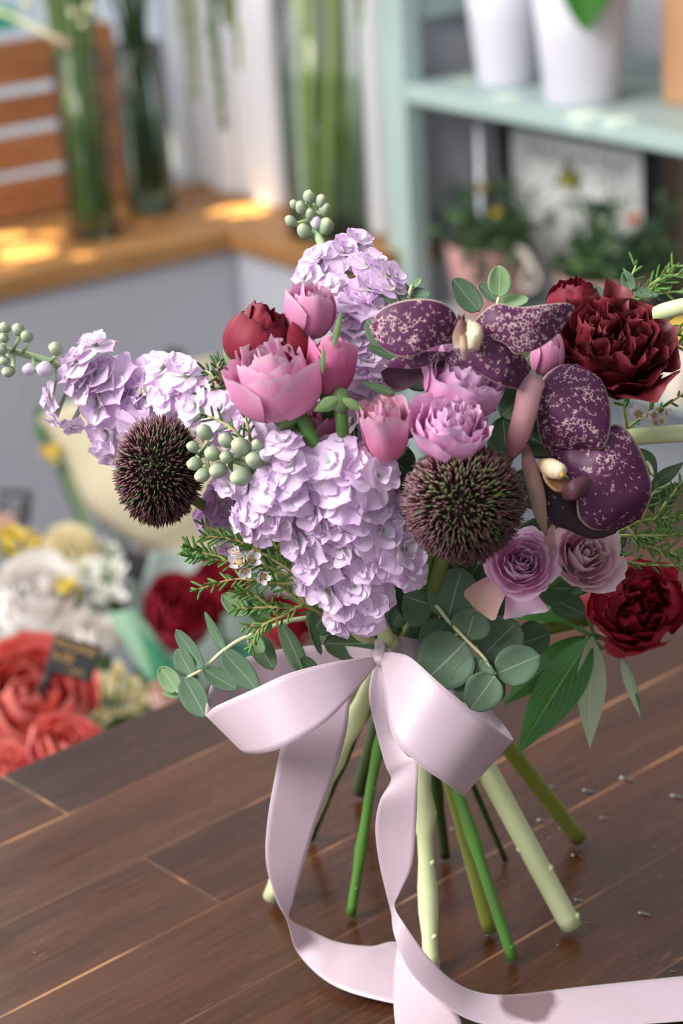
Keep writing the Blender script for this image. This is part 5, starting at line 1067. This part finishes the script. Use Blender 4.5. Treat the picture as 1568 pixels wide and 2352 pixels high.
bloom('rose', 'blush rose peeping over the table edge beside the hanging eucalyptus', 'rose', 375, 1600, 42, 1.75, (0, .6, .8), M_blush, 18, 'free', None, 1.2)
# clusters: stems with several small blooms each
def cluster(lab, pts, d, mat, bk, nm_, cat, gm=None, face=(.0, .6, .8), grp=None, n=7):
    px, py, _ = pts[0]; root = thing(nm_, lab, cat, W(px, py, d + .03), grp); base = W(sum(p[0] for p in pts) / len(pts), max(p[1] for p in pts) + 30, d + .05); sm = MB()
    for i, (x, y, r) in enumerate(pts):
        dd = d + BR.uniform(-.03, .03); c = W(x, y, dd); z = (cdir(*face) + V([BR.uniform(-.5, .5) for _ in range(3)])).normalized()
        rosette(root, frame(c, z), r * mpp(dd), r * mpp(dd) * 1.1, n, mat, one='bloom', seed=i + 1, nu=4, nv=5, o0=.9, o1=1.5, s0=.8, s1=.7, curl=.2, jit=.25)
        sm.tube([c - z * r * mpp(dd) * .4, c.lerp(base, .5), base], .0018, 5)
    sm.tube([base, base.lerp(BK[bk], .5), BK[bk]], .003, 6); sm.build('stem', gm or m_vst[0], root); return root
cluster('bright yellow small blooms at the left edge below the black plant label', [(20, 1222, 18), (48, 1235, 16), (75, 1228, 14), (15, 1265, 18), (40, 1275, 15), (70, 1262, 16), (92, 1285, 14), (30, 1300, 14), (60, 1300, 14), (105, 1310, 12), (5, 1245, 14), (85, 1248, 12)], 2.08, m_yel, 'white', 'yellow_flower', 'flower')
cluster('few yellow blooms tucked between the cream rose and white flowers', [(140, 1338, 14), (160, 1345, 14), (178, 1352, 12), (150, 1350, 10)], 1.96, m_yel, 'white', 'yellow_flower', 'flower')
cluster('white stock spike right of the cream rose with green bud tips', [(255, 1255, 10), (240, 1240, 9), (268, 1268, 12), (262, 1300, 20), (225, 1300, 22), (248, 1320, 24), (275, 1330, 20), (205, 1330, 22), (230, 1350, 24), (258, 1362, 22), (205, 1370, 20), (235, 1390, 20), (200, 1405, 18), (188, 1300, 20)], 2.0, M_wh, 'white', 'stock_flower', 'flower')
cluster('creamy white freesia sprays in front of the green wrap by the table edge', [(235, 1560, 22), (270, 1548, 20), (300, 1565, 22), (320, 1590, 22), (215, 1590, 24), (250, 1590, 24), (285, 1600, 22), (320, 1620, 18), (200, 1620, 18), (230, 1640, 18), (265, 1635, 18), (300, 1640, 18), (185, 1600, 18), (245, 1665, 14), (180, 1570, 20)], 1.8, M_fre, 'free', 'freesia', 'flower')
cluster('small yellow flowers in the top of the cream paper wrapped bunch', [(110, 1035, 16), (135, 1030, 14), (160, 1040, 12), (200, 1045, 16), (190, 1030, 12), (120, 1050, 12)], 2.36, m_yel, 'wrap', 'yellow_flower', 'flower')
# leaves filling the stand
gl = [leafmat('stand_leaf', '3F6530', '55803C', '8AA868', .5, .15, .35), leafmat('stand_leaf_dark', '25401F', '33552A', '5F7F4A', .5, .15, .35)]
def leafy(lab, spots, d, bk, mt, L=60, seed=1):
    rg = random.Random(seed); x0, y0 = spots[0]; root = thing('leafy_stem', lab, 'foliage', W(x0, y0, d + .06)); mb = MB(); sm = MB()
    for (x, y) in spots:
        c = W(x, y, d + .03)
        for k in range(5):
            dr = cdir(rg.uniform(-1, 1), rg.uniform(-.2, 1), rg.uniform(-.1, .6)); blade(mb, c, c + dr * L * mpp(d) * rg.uniform(.7, 1.2), cdir(rg.uniform(-.5, .5), .3, .9), L * .35 * mpp(d), P_ovate, bend=.08, nu=4, nv=6)
        sm.tube([c, c.lerp(BK[bk], .5), BK[bk]], .0022, 6)
    mb.build('leaves', mt, root); sm.build('stem', m_vst[1], root); return root
leafy('green leaves among the white flowers at the left', [(95, 1310), (200, 1380), (250, 1410), (30, 1440), (130, 1460), (60, 1470), (160, 1430)], 2.02, 'white', gl[1], seed=2)
leafy('green leaves around the creamy freesia', [(260, 1530), (180, 1660), (330, 1560), (345, 1650)], 1.92, 'free', gl[0], 44, seed=3)
leafy('dark leaves around the coral peonies', [(30, 1740), (110, 1690), (180, 1660), (10, 1500)], 1.8, 'coral', gl[1], 50, seed=4)
leafy('olive green leaves in the cream paper wrapped bunch under the lavender stock', [(85, 970), (110, 1000), (170, 1020), (230, 1030), (200, 1000)], 2.38, 'wrap', gl[0], 50, seed=5)
# paper wraps
m_cpaper = flat('cream_paper', 'E6DBBC', .7, .04, 14, transl=.3); m_gpaper = flat('green_paper', 'A9D0B4', .6, .06, 10, transl=.35); m_mpaper = flat('mint_paper', 'C6D6D0', .6, .05, 10, transl=.3); m_dgpaper = flat('deep_green_paper', '3E8A68', .6, .06, 10, transl=.2)
def wrap(lab, mat, ea, eb, bulge, d, nm_='paper_sheet', wave=.02):
    root = thing('paper_wrap', lab, 'wrapping paper', W(ea[-1][0], ea[-1][1], d)); mb = MB()
    sheet(mb, [(x, y, d + (q[0] if q else 0)) for x, y, *q in ea], [(x, y, d + (q[0] if q else 0)) for x, y, *q in eb], bulge, 6, 14, wave=wave); mb.build(nm_, mat, root, solid=.0012); return root
wrap('large cream paper wrap standing behind the left dark allium', m_cpaper, [(90, 960), (150, 1060), (205, 1170), (300, 1240), (400, 1290), (430, 1420)], [(500, 815), (560, 900), (560, 1000), (600, 1100), (560, 1200), (500, 1400)], .25, 2.34)
wrap('pale mint paper wrap behind the red peonies', m_mpaper, [(350, 1270), (330, 1330), (330, 1400), (350, 1480), (400, 1570), (420, 1650)], [(560, 1260), (600, 1330), (700, 1400), (740, 1480), (700, 1540), (600, 1650)], -.15, 2.04)
wrap('light green tissue paper fold left of the red peonies', m_gpaper, [(250, 1408), (262, 1440), (285, 1480), (310, 1520), (340, 1560)], [(310, 1400), (335, 1430), (370, 1480), (400, 1520), (410, 1570)], .2, 1.92)
wrap('deep green paper fold under the light green tissue', m_dgpaper, [(318, 1440), (330, 1480), (342, 1520), (350, 1560)], [(345, 1470), (385, 1510), (410, 1545), (400, 1570)], .15, 1.90)
wrap('emerald green paper edge behind the lower left waxflower sprig', m_dgpaper, [(520, 1470), (600, 1480), (700, 1470), (760, 1440)], [(540, 1530), (620, 1540), (720, 1530), (770, 1500)], .1, 1.98)
# price cards
m_card = flat('black_card', '1E1C20', .5, .05, 20); m_gold = flat('gold_ink', 'B08A4E', .5, .05, 30); m_chalk = flat('chalk_ink', 'B9BCC8', .7, .05, 30); m_stick = flat('wooden_stick', 'B08A50', .6, .1, 30)
def card(lab, cx, cy, w_, h_, rot, d, lines, ink, stick, sticklen, bk=None, face=(0, .1, 1)):
    c = W(cx, cy, d); z = cdir(*face); M = frame(c, z, None, rot); s = mpp(d); root = thing('price_card', lab, 'card', c - CU * h_ * .5 * s, 'black price cards in the flower stand')
    X, Y, Z = M.col[0].xyz, M.col[1].xyz, M.col[2].xyz; mb = MB(); mb.box(c, X * w_ * .5 * s, Y * h_ * .5 * s, Z * .0012); mb.build('card_face', m_card, root, smooth=False, bevel=.002)
    for (txt, ox, oy, sz) in lines:
        card_text(txt, sz * s, Matrix.Translation(X * ox * s + Y * oy * s + Z * .0014) @ M, ink, root)
    if stick:
        mb = MB(); mb.tube([c - Y * h_ * .4 * s - Z * .003 + X * stick[0] * s, c - Y * (h_ * .5 + sticklen) * s - Z * .003 + X * stick[1] * s], .0035, 8); mb.build('stake', stick[2], root)
    return root
card('black price card with gold writing among the white and coral blooms', 168, 1512, 112, 88, -.28, 1.60, [('PIVOINE', 0, 24, 26), ('6,00', -22, -4, 28), ('/ pcs', 14, -26, 22)], m_gold, (-42, -50, m_card), 55)
card('black plant label with pale chalk writing at the left edge against the grey wall', 33, 1165, 78, 82, -.08, 2.2, [('Freesia', -4, 22, 18), ('5,50', -8, -4, 22), ('/ pcs', 0, -26, 16)], m_chalk, (0, 0, m_card), 420)
card('dark card seen edge on behind the white stock beside the mint paper', 312, 1300, 100, 62, -.35, 2.16, [], m_gold, (-22, 10, m_stick), 460)
card('black card top just showing behind the lavender stock at the left', 398, 835, 46, 70, -.15, 2.42, [], m_gold, (0, 0, m_stick), 420)

# ---------------------------------------------------------------- sun patches through the window's leaves
def sunspot(px, py, wpx, P=None, power=3.0, col=(1, .84, .48), blend=.5, zt=ZL):
    tgt = hz(px, py, zt); src = tgt + V((-.40, -.12, .9)); l = bpy.data.lights.new('sun_patch', 'SPOT'); l.energy = power * 10; l.color = col
    dist = (tgt - src).length; l.spot_size = 2 * math.atan(wpx * .5 * mpp(depth(tgt)) / dist); l.spot_blend = blend; l.shadow_soft_size = .004
    o = bpy.data.objects.new('sun_patch', l); SC.collection.objects.link(o); o.location = src; o.rotation_euler = (tgt - src).to_track_quat('-Z', 'Y').to_euler()
for q in ((60, 578, 120, 26), (20, 545, 80, 20), (110, 540, 60, 14), (190, 588, 50, 10), (555, 484, 110, 24), (500, 490, 50, 14), (340, 520, 60, 14), (520, 430, 40, 8), (430, 405, 40, 8), (20, 605, 50, 10), (295, 530, 40, 10)):
    sunspot(q[0], q[1], q[2] * 1.2, power=q[3] * 1.35)
for q in ((1000, 172, 60, 9), (1065, 185, 50, 7), (1160, 222, 70, 9), (1340, 262, 90, 10), (1420, 275, 80, 10), (1470, 178, 90, 10)):
    sunspot(q[0], q[1], q[2], power=q[3] * .55, col=(1, .86, .56), zt=.93)
